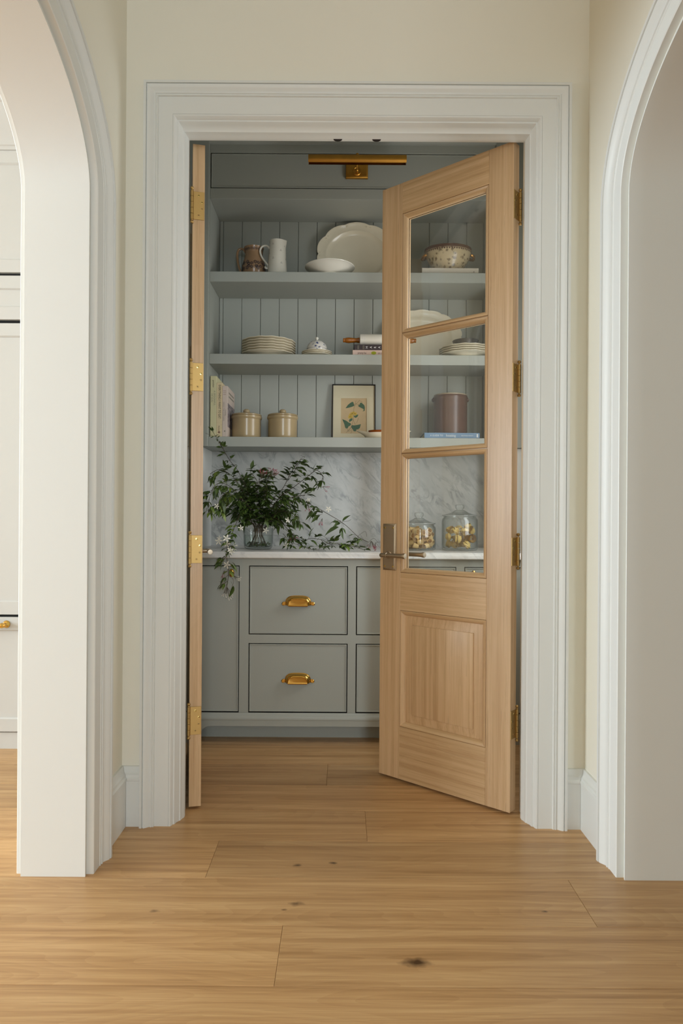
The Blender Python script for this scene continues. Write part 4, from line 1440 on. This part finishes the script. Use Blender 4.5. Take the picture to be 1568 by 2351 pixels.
for nm, pts, mt_ in (
        ('printed_leaf', [(505, 562), (560, 480), (620, 430), (655, 408), (685, 420), (690, 460), (710, 490), (690, 510), (640, 530), (570, 550)], 'print_green'),
        ('printed_leaf', [(800, 520), (790, 490), (830, 470), (828, 440), (860, 425), (890, 450), (930, 490), (942, 540), (935, 620), (890, 630), (915, 600), (905, 575), (850, 545)], 'print_green'),
        ('printed_leaf', [(432, 815), (520, 850), (590, 900), (625, 910), (630, 950), (600, 975), (575, 985), (560, 1025), (520, 1035), (500, 1010), (480, 930)], 'print_green'),
        ('printed_leaf', [(852, 930), (830, 1020), (790, 1050), (750, 1060), (740, 1100), (690, 1095), (675, 1060), (640, 1015), (630, 985), (650, 955), (710, 960), (790, 945)], 'print_green'),
        ('printed_leaf', [(795, 705), (775, 760), (735, 785), (695, 765), (700, 735), (745, 715)], 'print_green'),
        ('printed_leaf', [(668, 800), (655, 845), (595, 885), (583, 850), (600, 815), (640, 795)], 'print_green')):
    pfb(nm, flat_poly(pts), mt_, pr_)
for (u, v, r_) in ((655, 690, 46), (605, 765, 46), (725, 690, 44), (690, 665, 34), (620, 715, 40), (650, 765, 30)):
    pts = []
    for k in range(20):
        rr_ = r_ * (1.0 if k % 4 < 2 else 0.72)
        pts.append((u + rr_ * math.cos(k * math.pi / 10), v + rr_ * math.sin(k * math.pi / 10)))
    pfb('printed_flower', flat_poly(pts, 0.0047), 'print_yellow', pr_)
for (u, v) in ((655, 685), (605, 762), (720, 690)):
    pfb('printed_flower_centre', flat_poly([(u + 11 * math.cos(k * math.pi / 4), v + 9 * math.sin(k * math.pi / 4)) for k in range(8)], 0.0044), 'print_centre', pr_)
stems = [[(690, 650), (690, 580), (705, 520), (740, 460), (800, 400)], [(740, 460), (725, 420), (745, 385)], [(740, 460), (690, 465)], [(740, 462), (820, 470)], [(800, 400), (830, 370)], [(840, 390), (890, 420)],
         [(685, 700), (680, 780), (690, 860), (725, 945)], [(685, 800), (660, 900), (640, 990), (560, 1090)], [(525, 1125), (600, 1060), (650, 1000)], [(565, 1105), (620, 1085), (665, 1040)], [(620, 1160), (660, 1070)], [(780, 1040), (840, 1120)], [(545, 1030), (560, 1090)], [(800, 780), (760, 900)]]
mb = MB()
for st in stems:
    q = [pq(*p) for p in st]
    for (a, b) in zip(q[:-1], q[1:]):
        d = Vector((b[0] - a[0], b[1] - a[1]))
        n = Vector((-d.y, d.x)).normalized() * 0.0007
        mb.add([(a[0] + n.x, 0.0049, a[1] + n.y), (b[0] + n.x, 0.0049, b[1] + n.y), (b[0] - n.x, 0.0049, b[1] - n.y), (a[0] - n.x, 0.0049, a[1] - n.y)], [(0, 1, 2, 3)])
tag(pfb('printed_stems', mb, 'print_stem', pr_), kind='stuff')
pfb('glazing', MB().box(-hw + 0.005, hw - 0.005, 0.0005, 0.0015, 0.005, fh - 0.005), 'picture_glass')

# cream oval dish with pointed lips, amber inside
gx0, gx1 = at(817, 3.66), at(943, 3.66)
gd = thing('oval_dish', 'low cream dish with flared pointed lips and amber bowl nested inside', 'dish', ((gx0 + gx1) / 2, 3.665, ZD_))
L = (gx1 - gx0) / 2


def ddm(t, i):
    c_ = abs(math.cos(t))
    lift = 0.012 * max(0.0, c_ - 0.75) / 0.25 if i in (4, 5, 6) else 0
    ext = (1 + 0.30 * (max(0.0, c_ - 0.8) / 0.2) ** 1.5) if i in (4, 5, 6) else 1
    return (ext, 0.45, lift)


MB().lathe([(0.0, 0.0), (L * 0.60, 0.0), (L * 0.66, 0.004), (L * 0.72, 0.018), (L * 0.76, 0.030), (L * 0.77, 0.033), (L * 0.74, 0.033), (L * 0.66, 0.014), (0.0, 0.008)], 72, mod=ddm).build('body', 'cream_china', gd)
MB().lathe([(0.0, 0.012), (0.075, 0.012), (0.088, 0.028), (0.094, 0.044), (0.092, 0.046), (0.085, 0.034), (0.0, 0.018)], 40, (0.01, 0, 0), mod=lambda t, i: (1, 0.5, 0)).build('inner_bowl', 'amber', gd)

# blue book and brown crock behind the glass
bk, hx, hy, t = book_flat('book', 'dusty blue cookbook lying under the brown crock', at(973, 3.605), at(1100, 3.605), 3.605, 3.82, ZD_, ZD_ + 0.0295, 'book_blue')
letters('lettering', 'A GUIDE TO', 0.0125, 'ink_white', bk, (-hx + 0.030, -hy - 0.0015, t * 0.5), (1, 0, 0), (0, 0, 1), squeeze=0.98)
letters('lettering', 'hosting', 0.0195, 'ink_white', bk, (-hx + 0.114, -hy - 0.0015, t * 0.5), (1, 0, 0), (0, 0, 1), squeeze=0.92)
letters('lettering', 'BROTHERS MARKET', 0.0075, 'ink_white', bk, (-hx + 0.195, -hy - 0.0015, t * 0.48), (1, 0, 0), (0, 0, 1), squeeze=0.95)
MB().box(hx - 0.016, hx - 0.009, -hy - 0.0013, -hy - 0.0009, 0.006, 0.024).build('spine_mark', 'ink_white', bk)
cx_ = at(1032, 3.72)
cr_ = thing('tall_crock', 'tall dark brown salt glazed crock with side lugs on blue book', 'crock', (cx_, 3.72, ZD_ + 0.0295))
MB().lathe([(0.0, 0.0), (0.088, 0.0), (0.0905, 0.003), (0.0915, 0.02), (0.0915, 0.178), (0.0925, 0.188), (0.0945, 0.196), (0.0935, 0.206), (0.089, 0.212), (0.085, 0.212), (0.083, 0.2), (0.082, 0.01), (0.0, 0.008)], 64).build('body', 'brown_crock', cr_)
MB().lathe([(0.0895, 0.2115), (0.0895, 0.217), (0.084, 0.219), (0.080, 0.216)], 64).build('rim', 'crock_rim', cr_)
for sg in (-1, 1):
    MB().ball((sg * 0.093, 0, 0.192), 0.012, 14, 0.75, 1.8, 0.9).build('lug', 'brown_crock', cr_)

# ================================================================== COUNTER: GLASS JARS WITH PASTA


def jar(label, cx, cyy, rad, hbody):
    j = thing('glass_jar', label, 'jar', (cx, cyy, ZK), 0, 'glass storage jars')
    o_ = [(0.0, 0.001), (rad - 0.014, 0.0005), (rad - 0.006, 0.002), (rad - 0.001, 0.009), (rad, 0.02), (rad, hbody - 0.022), (rad - 0.002, hbody - 0.012), (rad - 0.009, hbody - 0.004), (rad - 0.0095, hbody), (rad - 0.008, hbody + 0.003)]
    i_ = [(rad - 0.0125, hbody + 0.003), (rad - 0.0135, hbody - 0.003), (rad - 0.0065, hbody - 0.014), (rad - 0.004, hbody - 0.022), (rad - 0.004, 0.024), (rad - 0.006, 0.014), (rad - 0.014, 0.0085), (0.0, 0.0085)]
    MB().lathe(o_ + i_, 64).build('jar_body', 'jar_glass', j)
    z = hbody + 0.0035
    r2 = rad - 0.003
    l_ = MB().lathe([(0.0, z - 0.004), (rad - 0.017, z - 0.004), (rad - 0.016, z), (r2, z + 0.0005), (r2 + 0.001, z + 0.003), (r2, z + 0.0055), (r2 - 0.012, z + 0.007), (0.045, z + 0.017), (0.032, z + 0.024), (0.025, z + 0.029), (0.022, z + 0.031), (0.0, z + 0.0315)], 64).build('lid', 'jar_glass', j)
    MB().lathe([(0.0, z + 0.0305), (0.017, z + 0.031), (0.0165, z + 0.035), (0.021, z + 0.040), (0.0225, z + 0.048), (0.022, z + 0.055), (0.018, z + 0.059), (0.0, z + 0.060)], 32, mod=lambda t, i: (1 + (0.05 * math.cos(10 * t) if 2 < i < 6 else 0),) * 2 + (0,)).build('knob', 'jar_glass', l_)
    return j


J1 = (at(962, 3.50), 3.50, 0.0865, 0.130)
J2 = (at(1055.5, 3.50), 3.50, 0.0915, 0.172)
jar('short glass jar with knobbed lid holding tube pasta', *J1)
jar('taller glass jar with knobbed lid holding pasta nests', *J2)


def pack(rad, r, n, seed, ztop):
    random.seed(seed)
    sp = []
    while len(sp) < n:
        best = None
        for _ in range(90):
            a = random.uniform(0, 2 * math.pi)
            q = (rad - r) * math.sqrt(random.uniform(0, 1))
            x, y = q * math.cos(a), q * math.sin(a)
            z = r
            for (sx_, sy_, sz_) in sp:
                d2 = (x - sx_) ** 2 + (y - sy_) ** 2
                if d2 < 4 * r * r:
                    z = max(z, sz_ + math.sqrt(4 * r * r - d2))
            if best is None or z < best[2]:
                best = (x, y, z)
        if best[2] > ztop:
            break
        sp.append(best)
    return sp


tube_me = MB().lathe([(0.0118, -0.0135), (0.0132, -0.0135), (0.0132, 0.0135), (0.0118, 0.0135)], 18, closed=True, mod=lambda t, i: (1 + 0.015 * math.cos(18 * t), 1 + 0.015 * math.cos(18 * t), 0)).mesh('pasta_tube', 'pasta', angle=50)
for (x, y, z) in pack(J1[2] - 0.006, 0.0148, 62, 3, 0.098):
    rot = Euler((random.uniform(0, 3.1), random.uniform(0, 3.1), random.uniform(0, 6.2))).to_matrix().to_4x4()
    o = link('pasta_tube', tube_me, None, mat=Matrix.Translation((J1[0] + x, J1[1] + y, ZK + 0.0095 + z)) @ rot)
    tag(o, 'short ridged pasta tube in the shorter glass jar', 'pasta', 'pasta tubes in the short jar')


def nest_mesh(seed):
    random.seed(seed)
    mb = MB()
    for k in range(7):
        r0 = random.uniform(0.011, 0.0235)
        h0 = random.uniform(-0.010, 0.010)
        ph = random.uniform(0, 6.28)
        tilt_ = Matrix.Rotation(random.uniform(-0.35, 0.35), 4, 'X') @ Matrix.Rotation(random.uniform(-0.35, 0.35), 4, 'Y')
        w_ = 0.0048
        r1, r2 = [], []
        for i in range(27):
            a = ph + i / 26 * 2 * math.pi * 1.15
            rr_ = r0 * (1 - 0.10 * i / 26) + 0.0008 * math.sin(3 * a)
            p = Vector((rr_ * math.cos(a), rr_ * math.sin(a), h0))
            r1.append(tilt_ @ (p + Vector((0, 0, -w_))))
            r2.append(tilt_ @ (p * 1.0 + Vector((0.0012 * math.cos(a), 0.0012 * math.sin(a), w_))))
        mb.strip([r1, r2])
        mb.strip([[p * 0.94 for p in r1], [p * 0.94 for p in r2]])
    return mb.mesh('pasta_nest', 'pasta_yellow', angle=80)


nests = [nest_mesh(s_) for s_ in (1, 2, 3, 4)]
for k, (x, y, z) in enumerate(pack(J2[2] - 0.0065, 0.0238, 34, 8, 0.118)):
    rot = Euler((random.uniform(0, 3.1), random.uniform(0, 3.1), random.uniform(0, 6.2))).to_matrix().to_4x4()
    o = link('pasta_nest', nests[k % 4], None, mat=Matrix.Translation((J2[0] + x, J2[1] + y, ZK + 0.0095 + z)) @ rot @ Matrix.Scale(0.95, 4))
    tag(o, 'curled ribbon pasta nest in the taller glass jar', 'pasta', 'pasta nests in the tall jar')

# ================================================================== VASE AND JASMINE
VX, VY = at(593.5, 3.50), 3.50
va = thing('glass_vase', 'low clear glass vase of water holding the jasmine cuttings', 'vase', (VX, VY, ZK))
vo = [(0.0, 0.001), (0.055, 0.0005), (0.066, 0.004), (0.072, 0.012), (0.0745, 0.03), (0.077, 0.106), (0.0775, 0.108)]
vi = [(0.075, 0.108), (0.0745, 0.104), (0.0715, 0.03), (0.067, 0.016), (0.055, 0.010), (0.0, 0.0095)]
MB().lathe(vo + vi, 64).build('glass', 'jar_glass', va)
MB().lathe([(0.0, 0.0100), (0.0545, 0.0105), (0.0665, 0.0165), (0.071, 0.03), (0.0728, 0.072), (0.0, 0.072)], 48).build('water', 'water', va)

random.seed(21)
jb = thing('jasmine_bouquet', 'wild trailing jasmine with white stars and pink buds in the vase', 'plant', (VX, VY, ZK))
JO = Vector((VX, VY, ZK))
lv = MB()
# leaf: pointed blade along +x, folded on its midrib and arched
segs = [(0.0, 0.0), (0.12, 0.10), (0.30, 0.165), (0.50, 0.165), (0.72, 0.105), (0.88, 0.045), (1.0, 0.0)]
rows_l = []
for (u, wd) in segs:
    z = 0.18 * u - 0.34 * u * u
    rows_l.append([(u, wd, z + wd * 0.30), (u, 0, z), (u, -wd, z + wd * 0.30)])
LEAF = MB().strip(rows_l)
leaf_me = MB().strip(rows_l).mesh('leaf', 'leaf', angle=80)
flower_mb = MB()
for k in range(5):
    a = 2 * math.pi * k / 5
    pts = []
    for (u, v, z) in ((0.06, -0.03, 0.0), (0.45, -0.17, 0.05), (0.75, -0.15, 0.03), (1.0, 0.0, -0.06), (0.75, 0.15, 0.03), (0.45, 0.17, 0.05), (0.06, 0.03, 0.0)):
        pts.append((u * math.cos(a) - v * math.sin(a), u * math.sin(a) + v * math.cos(a), z))
    flower_mb.add(pts, [(0, 1, 2, 3, 4, 5, 6)])
flower_mb.lathe([(0.0, -0.9), (0.05, -0.9), (0.045, -0.3), (0.08, 0.0), (0.0, 0.02)], 7)
flower_me = flower_mb.mesh('flower', 'petal', angle=60)
bud_mb = MB().tube([(0, 0, 0), (0.5, 0, 0.02), (0.8, 0, 0.05), (1.0, 0, 0.08)], [0.03, 0.035, 0.075, 0.01], 6)
bud_me = bud_mb.mesh('bud', 'bud', angle=60)
bud_white_me = bud_mb.mesh('bud', 'petal', angle=60)

stem_list, leaves, flowers, buds = [], [], [], []


def orient(d, roll):
    """matrix with +x along d"""
    d = d.normalized()
    up = Vector((0, 0, 1)) if abs(d.z) < 0.95 else Vector((0, 1, 0))
    y = up.cross(d).normalized()
    z = d.cross(y)
    m_ = Matrix((d, y, z)).transposed().to_4x4()
    return m_ @ Matrix.Rotation(roll, 4, 'X')


def add_leaf(p, d, size):
    # keep foliage out of the splash, the shelf edge and the counter
    tip = p + d.normalized() * size * 1.45
    if max(p.y, tip.y) > 3.84 or min(p.z, tip.z) < (ZK + 0.004 if max(p.y, tip.y) > 3.21 else 0.0):
        return
    if max(p.z, tip.z) > 1.435 and max(p.y, tip.y) > 3.57:
        return
    if tip.x < -0.76 or p.x < -0.76:
        return
    leaves.append((p.copy(), orient(d, random.uniform(-0.9, 0.9)), size * 1.45))


def sprig(p, d, n, size):
    d = d.normalized()
    side = d.cross(Vector((0, 0, 1)))
    if side.length < 0.1:
        side = Vector((1, 0, 0))
    side.normalize()
    ln = size * (0.5 + 0.22 * n)
    end = p + d * ln + Vector((0, 0, -0.2 * ln))
    stem_list.append(([p, p + d * ln * 0.5, end], 0.0007))
    for k in range(n):
        q = p + (end - p) * ((k + 1) / n)
        for sg in (-1, 1):
            add_leaf(q, d * 0.8 + side * sg * random.uniform(0.5, 1.0) + Vector((0, 0, random.uniform(-0.55, 0.15))), size * random.uniform(0.7, 1.1))
    add_leaf(end, d + Vector((0, 0, -0.4)), size * random.uniform(1.1, 1.45))


def vine(pts, rad=0.0016, gap=0.024, size=0.026, n=(1, 2), start=0.0, up=0.0):
    c = catmull(pts, 7)
    stem_list.append((c, rad))
    acc = 0.0
    tot = sum((b - a).length for a, b in zip(c[:-1], c[1:]))
    run = 0.0
    for a, b in zip(c[:-1], c[1:]):
        l_ = (b - a).length
        run += l_
        acc += l_
        if run / tot < start:
            continue
        if acc >= gap:
            acc = 0.0
            t = (b - a).normalized()
            for sg in (-1, 1):
                rnd = Vector((random.uniform(-1, 1), random.uniform(-1, 0.6), random.uniform(-0.9, 0.6)))
                d = (rnd - t * rnd.dot(t)).normalized() + t * 0.7 + Vector((0, 0, up))
                sprig(b, d, random.randint(*n), size * random.uniform(0.8, 1.15))
    return c


O_ = Vector((VX, VY, ZK + 0.09))


def V(*pts):
    return [O_ + Vector((random.uniform(-.03, .03), random.uniform(-.03, .03), 0))] + [P(*p) for p in pts]


vine(V((575, 1150, 3.46), (548, 1085, 3.42), (528, 1058, 3.40), (514, 1034, 3.40), (503, 1012, 3.42)), 0.0014, 0.030, 0.022, (1, 1), 0.25)
vine([P(514, 1034, 3.40), P(500, 1010, 3.42), P(489, 992, 3.46)], 0.0009, 0.022, 0.014, (1, 1), 0.5)
vine(V((565, 1140, 3.44), (535, 1095, 3.38), (505, 1078, 3.35), (482, 1088, 3.34)), 0.0013, 0.022, 0.024, (1, 2), 0.2)
vine(V((560, 1150, 3.42), (525, 1115, 3.34), (497, 1112, 3.30), (482, 1140, 3.28), (478, 1178, 3.27)), 0.0013, 0.020, 0.026, (1, 2), 0.2)
vine(V((570, 1160, 3.42), (530, 1135, 3.33), (508, 1140, 3.30), (500, 1165, 3.29)), 0.0013, 0.020, 0.026, (1, 2), 0.2)
vine(V((590, 1140, 3.46), (590, 1105, 3.42), (575, 1085, 3.40)), 0.0014, 0.019, 0.026, (1, 2), 0.2)
vine(V((605, 1140, 3.46), (612, 1110, 3.42), (618, 1092, 3.40)), 0.0014, 0.018, 0.024, (1, 2), 0.2)
vine(V((625, 1150, 3.50), (650, 1120, 3.52), (668, 1085, 3.50), (684, 1062, 3.48)), 0.0015, 0.018, 0.026, (1, 2), 0.35)
vine([P(660, 1105, 3.51), P(678, 1078, 3.49), P(690, 1055, 3.47)], 0.0012, 0.018, 0.022, (1, 1), 0.1)
vine(V((640, 1145, 3.48), (675, 1118, 3.46), (705, 1095, 3.43), (728, 1080, 3.41), (742, 1100, 3.40), (728, 1125, 3.40)), 0.0015, 0.022, 0.026, (1, 2), 0.55)
vine(V((640, 1160, 3.46), (680, 1140, 3.42), (700, 1138, 3.40)), 0.0014, 0.018, 0.026, (1, 2), 0.3)
vine(V((560, 1170, 3.42), (545, 1195, 3.36), (532, 1228, 3.29), (524, 1252, 3.225), (521, 1280, 3.19), (525, 1315, 3.185), (521, 1345, 3.185)), 0.0013, 0.026, 0.024, (1, 1), 0.15)
vine([P(528, 1240, 3.26), P(522, 1256, 3.215), P(518, 1275, 3.195), P(512, 1290, 3.19)], 0.0010, 0.022, 0.022, (1, 1), 0.0)
vine(V((630, 1190, 3.44), (660, 1215, 3.40), (672, 1240, 3.38)), 0.0014, 0.018, 0.026, (1, 2), 0.2)
vine(V((640, 1175, 3.43), (680, 1185, 3.38), (690, 1205, 3.37)), 0.0013, 0.018, 0.026, (1, 2), 0.25)
# dense heart of the bunch
for k in range(34):
    a = random.uniform(0, 2 * math.pi)
    q = math.sqrt(random.random())
    tx_, ty_ = 592 + 104 * q * math.cos(a), 1142 + 62 * q * math.sin(a)
    dd = 3.50 + random.uniform(-0.15, 0.12)
    vine(V((0.5 * tx_ + 0.5 * 596, 0.45 * ty_ + 0.55 * 1195, 3.49), (tx_, ty_, dd)), 0.0012, 0.021, random.uniform(0.020, 0.030), (1, 2), 0.35)
# long arching spray to the other side and trail on the counter
arc = vine(V((655, 1160, 3.46), (695, 1153, 3.44), (722, 1163, 3.43), (748, 1177, 3.42), (790, 1203, 3.42), (822, 1232, 3.42), (846, 1245, 3.42)), 0.0014, 0.5, 0.02, (1, 1), 0.9)
for (u, v, n_, s_) in ((700, 1155, 2, 0.02), (722, 1163, 2, 0.026), (732, 1172, 2, 0.028), (740, 1180, 2, 0.026), (783, 1196, 1, 0.026), (785, 1200, 1, 0.03), (815, 1228, 1, 0.016)):
    for sg in (-1, 1):
        sprig(P(u, v, 3.425), Vector((random.uniform(-0.6, 0.4), random.uniform(-0.5, 0.1), random.uniform(-0.8, 0.3))), n_, s_)
add_leaf(P(786, 1197, 3.42), P(800, 1184, 3.42) - P(786, 1197, 3.42), 0.036)
add_leaf(P(778, 1210, 3.42), P(752, 1222, 3.40) - P(778, 1210, 3.42), 0.062)
tr = [P(655, 1215, 3.42), P(690, 1240, 3.38), P(715, 1236, 3.36), P(740, 1240, 3.36), P(760, 1250, 3.36), P(800, 1252, 3.36), P(835, 1262, 3.36)]
vine(tr, 0.0012, 0.024, 0.022, (1, 1), 0.1, up=0.5)
vine([P(745, 1250, 3.36), P(765, 1247, 3.35), P(785, 1248, 3.35), P(805, 1255, 3.34)], 0.001, 0.018, 0.026, (1, 1), 0.0, up=0.6)
vine([P(650, 1225, 3.40), P(668, 1245, 3.36), P(690, 1252, 3.35), P(718, 1262, 3.33), P(745, 1262, 3.33)], 0.001, 0.022, 0.024, (1, 1), 0.1, up=0.5)
# tendrils and tip shoots
for pts in ([(728, 1240, 3.37), (738, 1230, 3.37), (750, 1236, 3.36), (758, 1246, 3.36), (775, 1248, 3.36)], [(820, 1232, 3.42), (838, 1220, 3.42), (842, 1232, 3.42)], [(846, 1245, 3.42), (858, 1236, 3.42), (868, 1246, 3.42)],
            [(785, 1198, 3.42), (800, 1196, 3.42), (806, 1192, 3.42)], [(786, 1200, 3.42), (790, 1210, 3.42)], [(684, 1062, 3.48), (694, 1050, 3.48), (700, 1048, 3.48)], [(523, 1320, 3.185), (536, 1332, 3.185), (532, 1350, 3.185)], [(521, 1340, 3.185), (512, 1368, 3.185)], [(521, 1345, 3.185), (527, 1372, 3.185)], [(521, 1345, 3.185), (519, 1375, 3.185)],
            [(690, 1055, 3.47), (700, 1050, 3.47), (690, 1046, 3.47)], [(488, 992, 3.46), (485, 984, 3.46)], [(496, 1003, 3.43), (472, 995, 3.43)]):
    stem_list.append((catmull([P(*p) for p in pts], 5), 0.0007))
# lower hanging leaves under the drooping strand
for (a, b, s_) in (((508, 1342), (493, 1358), 0.036), ((512, 1338), (500, 1334), 0.022), ((516, 1346), (508, 1352), 0.020), ((524, 1340), (519, 1332), 0.018), ((536, 1345), (528, 1370), 0.058), ((529, 1334), (534, 1342), 0.018),
                   ((512, 1296), (505, 1308), 0.034), ((532, 1290), (545, 1306), 0.048), ((510, 1288), (496, 1284), 0.03), ((512, 1295), (494, 1296), 0.026)):
    p = P(a[0], a[1], 3.185)
    leaves.append((p, orient(P(b[0], b[1], 3.182) - p, random.uniform(-0.5, 0.5)), s_))
stem_list.append((catmull([P(521, 1330, 3.185), P(512, 1342, 3.185), P(500, 1352, 3.184)], 5), 0.0008))
for (u, v, s_, dd) in ((498, 1162, 0.016, 3.27), (502, 1243, 0.020, 3.20), (520, 1236, 0.021, 3.19), (521, 1249, 0.020, 3.19), (531, 1267, 0.017, 3.185), (521, 1297, 0.021, 3.18), (553, 1212, 0.016, 3.30), (610, 1218, 0.018, 3.40), (657, 1252, 0.018, 3.35), (661, 1194, 0.016, 3.35), (754, 1169, 0.017, 3.40), (708, 1148, 0.013, 3.40), (528, 1262, 0.016, 3.185), (503, 1236, 0.015, 3.20)):
    n = Vector((random.uniform(-0.5, 0.5), -1, random.uniform(-0.1, 0.5)))
    flowers.append((P(u, v, dd), orient(n, random.uniform(0, 6)) @ Matrix.Rotation(R(90), 4, 'Y'), s_))


def bud_fan(u, v, dd, n, ln, ang0, ang1, white=0):
    o_ = P(u, v, dd)
    for k in range(n):
        a = R(random.uniform(ang0, ang1))
        d = Vector((math.cos(a), random.uniform(-0.3, 0.2), math.sin(a)))
        l2 = ln * random.uniform(0.6, 1.0)
        q = o_ + d * l2
        stem_list.append(([o_, o_ + d * l2 * 0.5 + Vector((0, 0, 0.002)), q], 0.0006))
        d2 = d + Vector((random.uniform(-.4, .4), 0, random.uniform(-.3, .3)))
        buds.append((q, orient(d2, 0), random.uniform(0.014, 0.022), white))


bud_fan(600, 1100, 3.38, 14, 0.035, 40, 140)
bud_fan(618, 1095, 3.38, 10, 0.035, 20, 100)
bud_fan(628, 1098, 3.39, 8, 0.035, 30, 90)
bud_fan(740, 1118, 3.39, 6, 0.02, -70, 10)
bud_fan(706, 1155, 3.40, 8, 0.03, -110, -50)
bud_fan(740, 1190, 3.40, 6, 0.02, -120, -70)
bud_fan(852, 1242, 3.41, 14, 0.028, -120, -50)
bud_fan(862, 1246, 3.41, 6, 0.025, -120, 20)
bud_fan(672, 1225, 3.36, 8, 0.03, -120, 0)
bud_fan(521, 1348, 3.184, 9, 0.045, -125, -55, 1)
bud_fan(533, 1322, 3.184, 6, 0.03, -60, 20, 1)
bud_fan(528, 1255, 3.186, 7, 0.022, -60, 40, 1)
bud_fan(515, 1310, 3.184, 4, 0.02, -150, -80, 0)
# stems standing in the water
for k in range(12):
    a = 2 * math.pi * k / 12
    stem_list.append(([JO + Vector((0.045 * math.cos(a), 0.045 * math.sin(a), 0.014)), JO + Vector((0.018 * math.cos(a + 0.4), 0.018 * math.sin(a + 0.4), 0.075)), O_ + Vector((0.02 * math.cos(a), 0.02 * math.sin(a), 0.03))], 0.0018))

st_mb = MB()
for (pts, r_) in stem_list:
    st_mb.tube([p - JO for p in pts], r_, 5, cap=False)
tag(st_mb.build('stems', 'stem', jb), kind='stuff')
leaves.sort(key=lambda l: l[0].y - 0.35 * l[2])
for (p, m_, s_) in leaves[:290]:
    link('leaf', leaf_me, jb, mat=Matrix.Translation(p - JO) @ m_ @ Matrix.Scale(s_, 4))
rest = MB()
for (p, m_, s_) in leaves[290:]:
    mt_ = Matrix.Translation(p - JO) @ m_ @ Matrix.Scale(s_, 4)
    rest.add([mt_ @ Vector(v) for v in LEAF.v], LEAF.f)
# soaked leaves lying in the vase
for k in range(80):
    a, q = random.uniform(0, 6.28), 0.058 * math.sqrt(random.random())
    p = Vector((q * math.cos(a), q * math.sin(a), random.uniform(0.016, 0.036)))
    mt_ = Matrix.Translation(p) @ orient(Vector((-math.sin(a), math.cos(a), random.uniform(-.2, .2))), random.uniform(-1, 1)) @ Matrix.Scale(0.024, 4)
    rest.add([mt_ @ Vector(v) for v in LEAF.v], LEAF.f)
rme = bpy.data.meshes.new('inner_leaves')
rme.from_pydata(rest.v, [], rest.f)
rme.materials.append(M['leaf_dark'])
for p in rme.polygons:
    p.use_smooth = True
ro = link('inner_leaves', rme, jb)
ro['kind'] = 'stuff'
for (p, m_, s_) in flowers:
    link('flower', flower_me, jb, mat=Matrix.Translation(p - JO) @ m_ @ Matrix.Scale(s_, 4))
for (p, m_, s_, wt) in buds:
    link('bud', bud_white_me if wt else bud_me, jb, mat=Matrix.Translation(p - JO) @ m_ @ Matrix.Scale(s_, 4))
print('leaves', len(leaves), 'buds', len(buds), 'objects', len(bpy.data.objects))
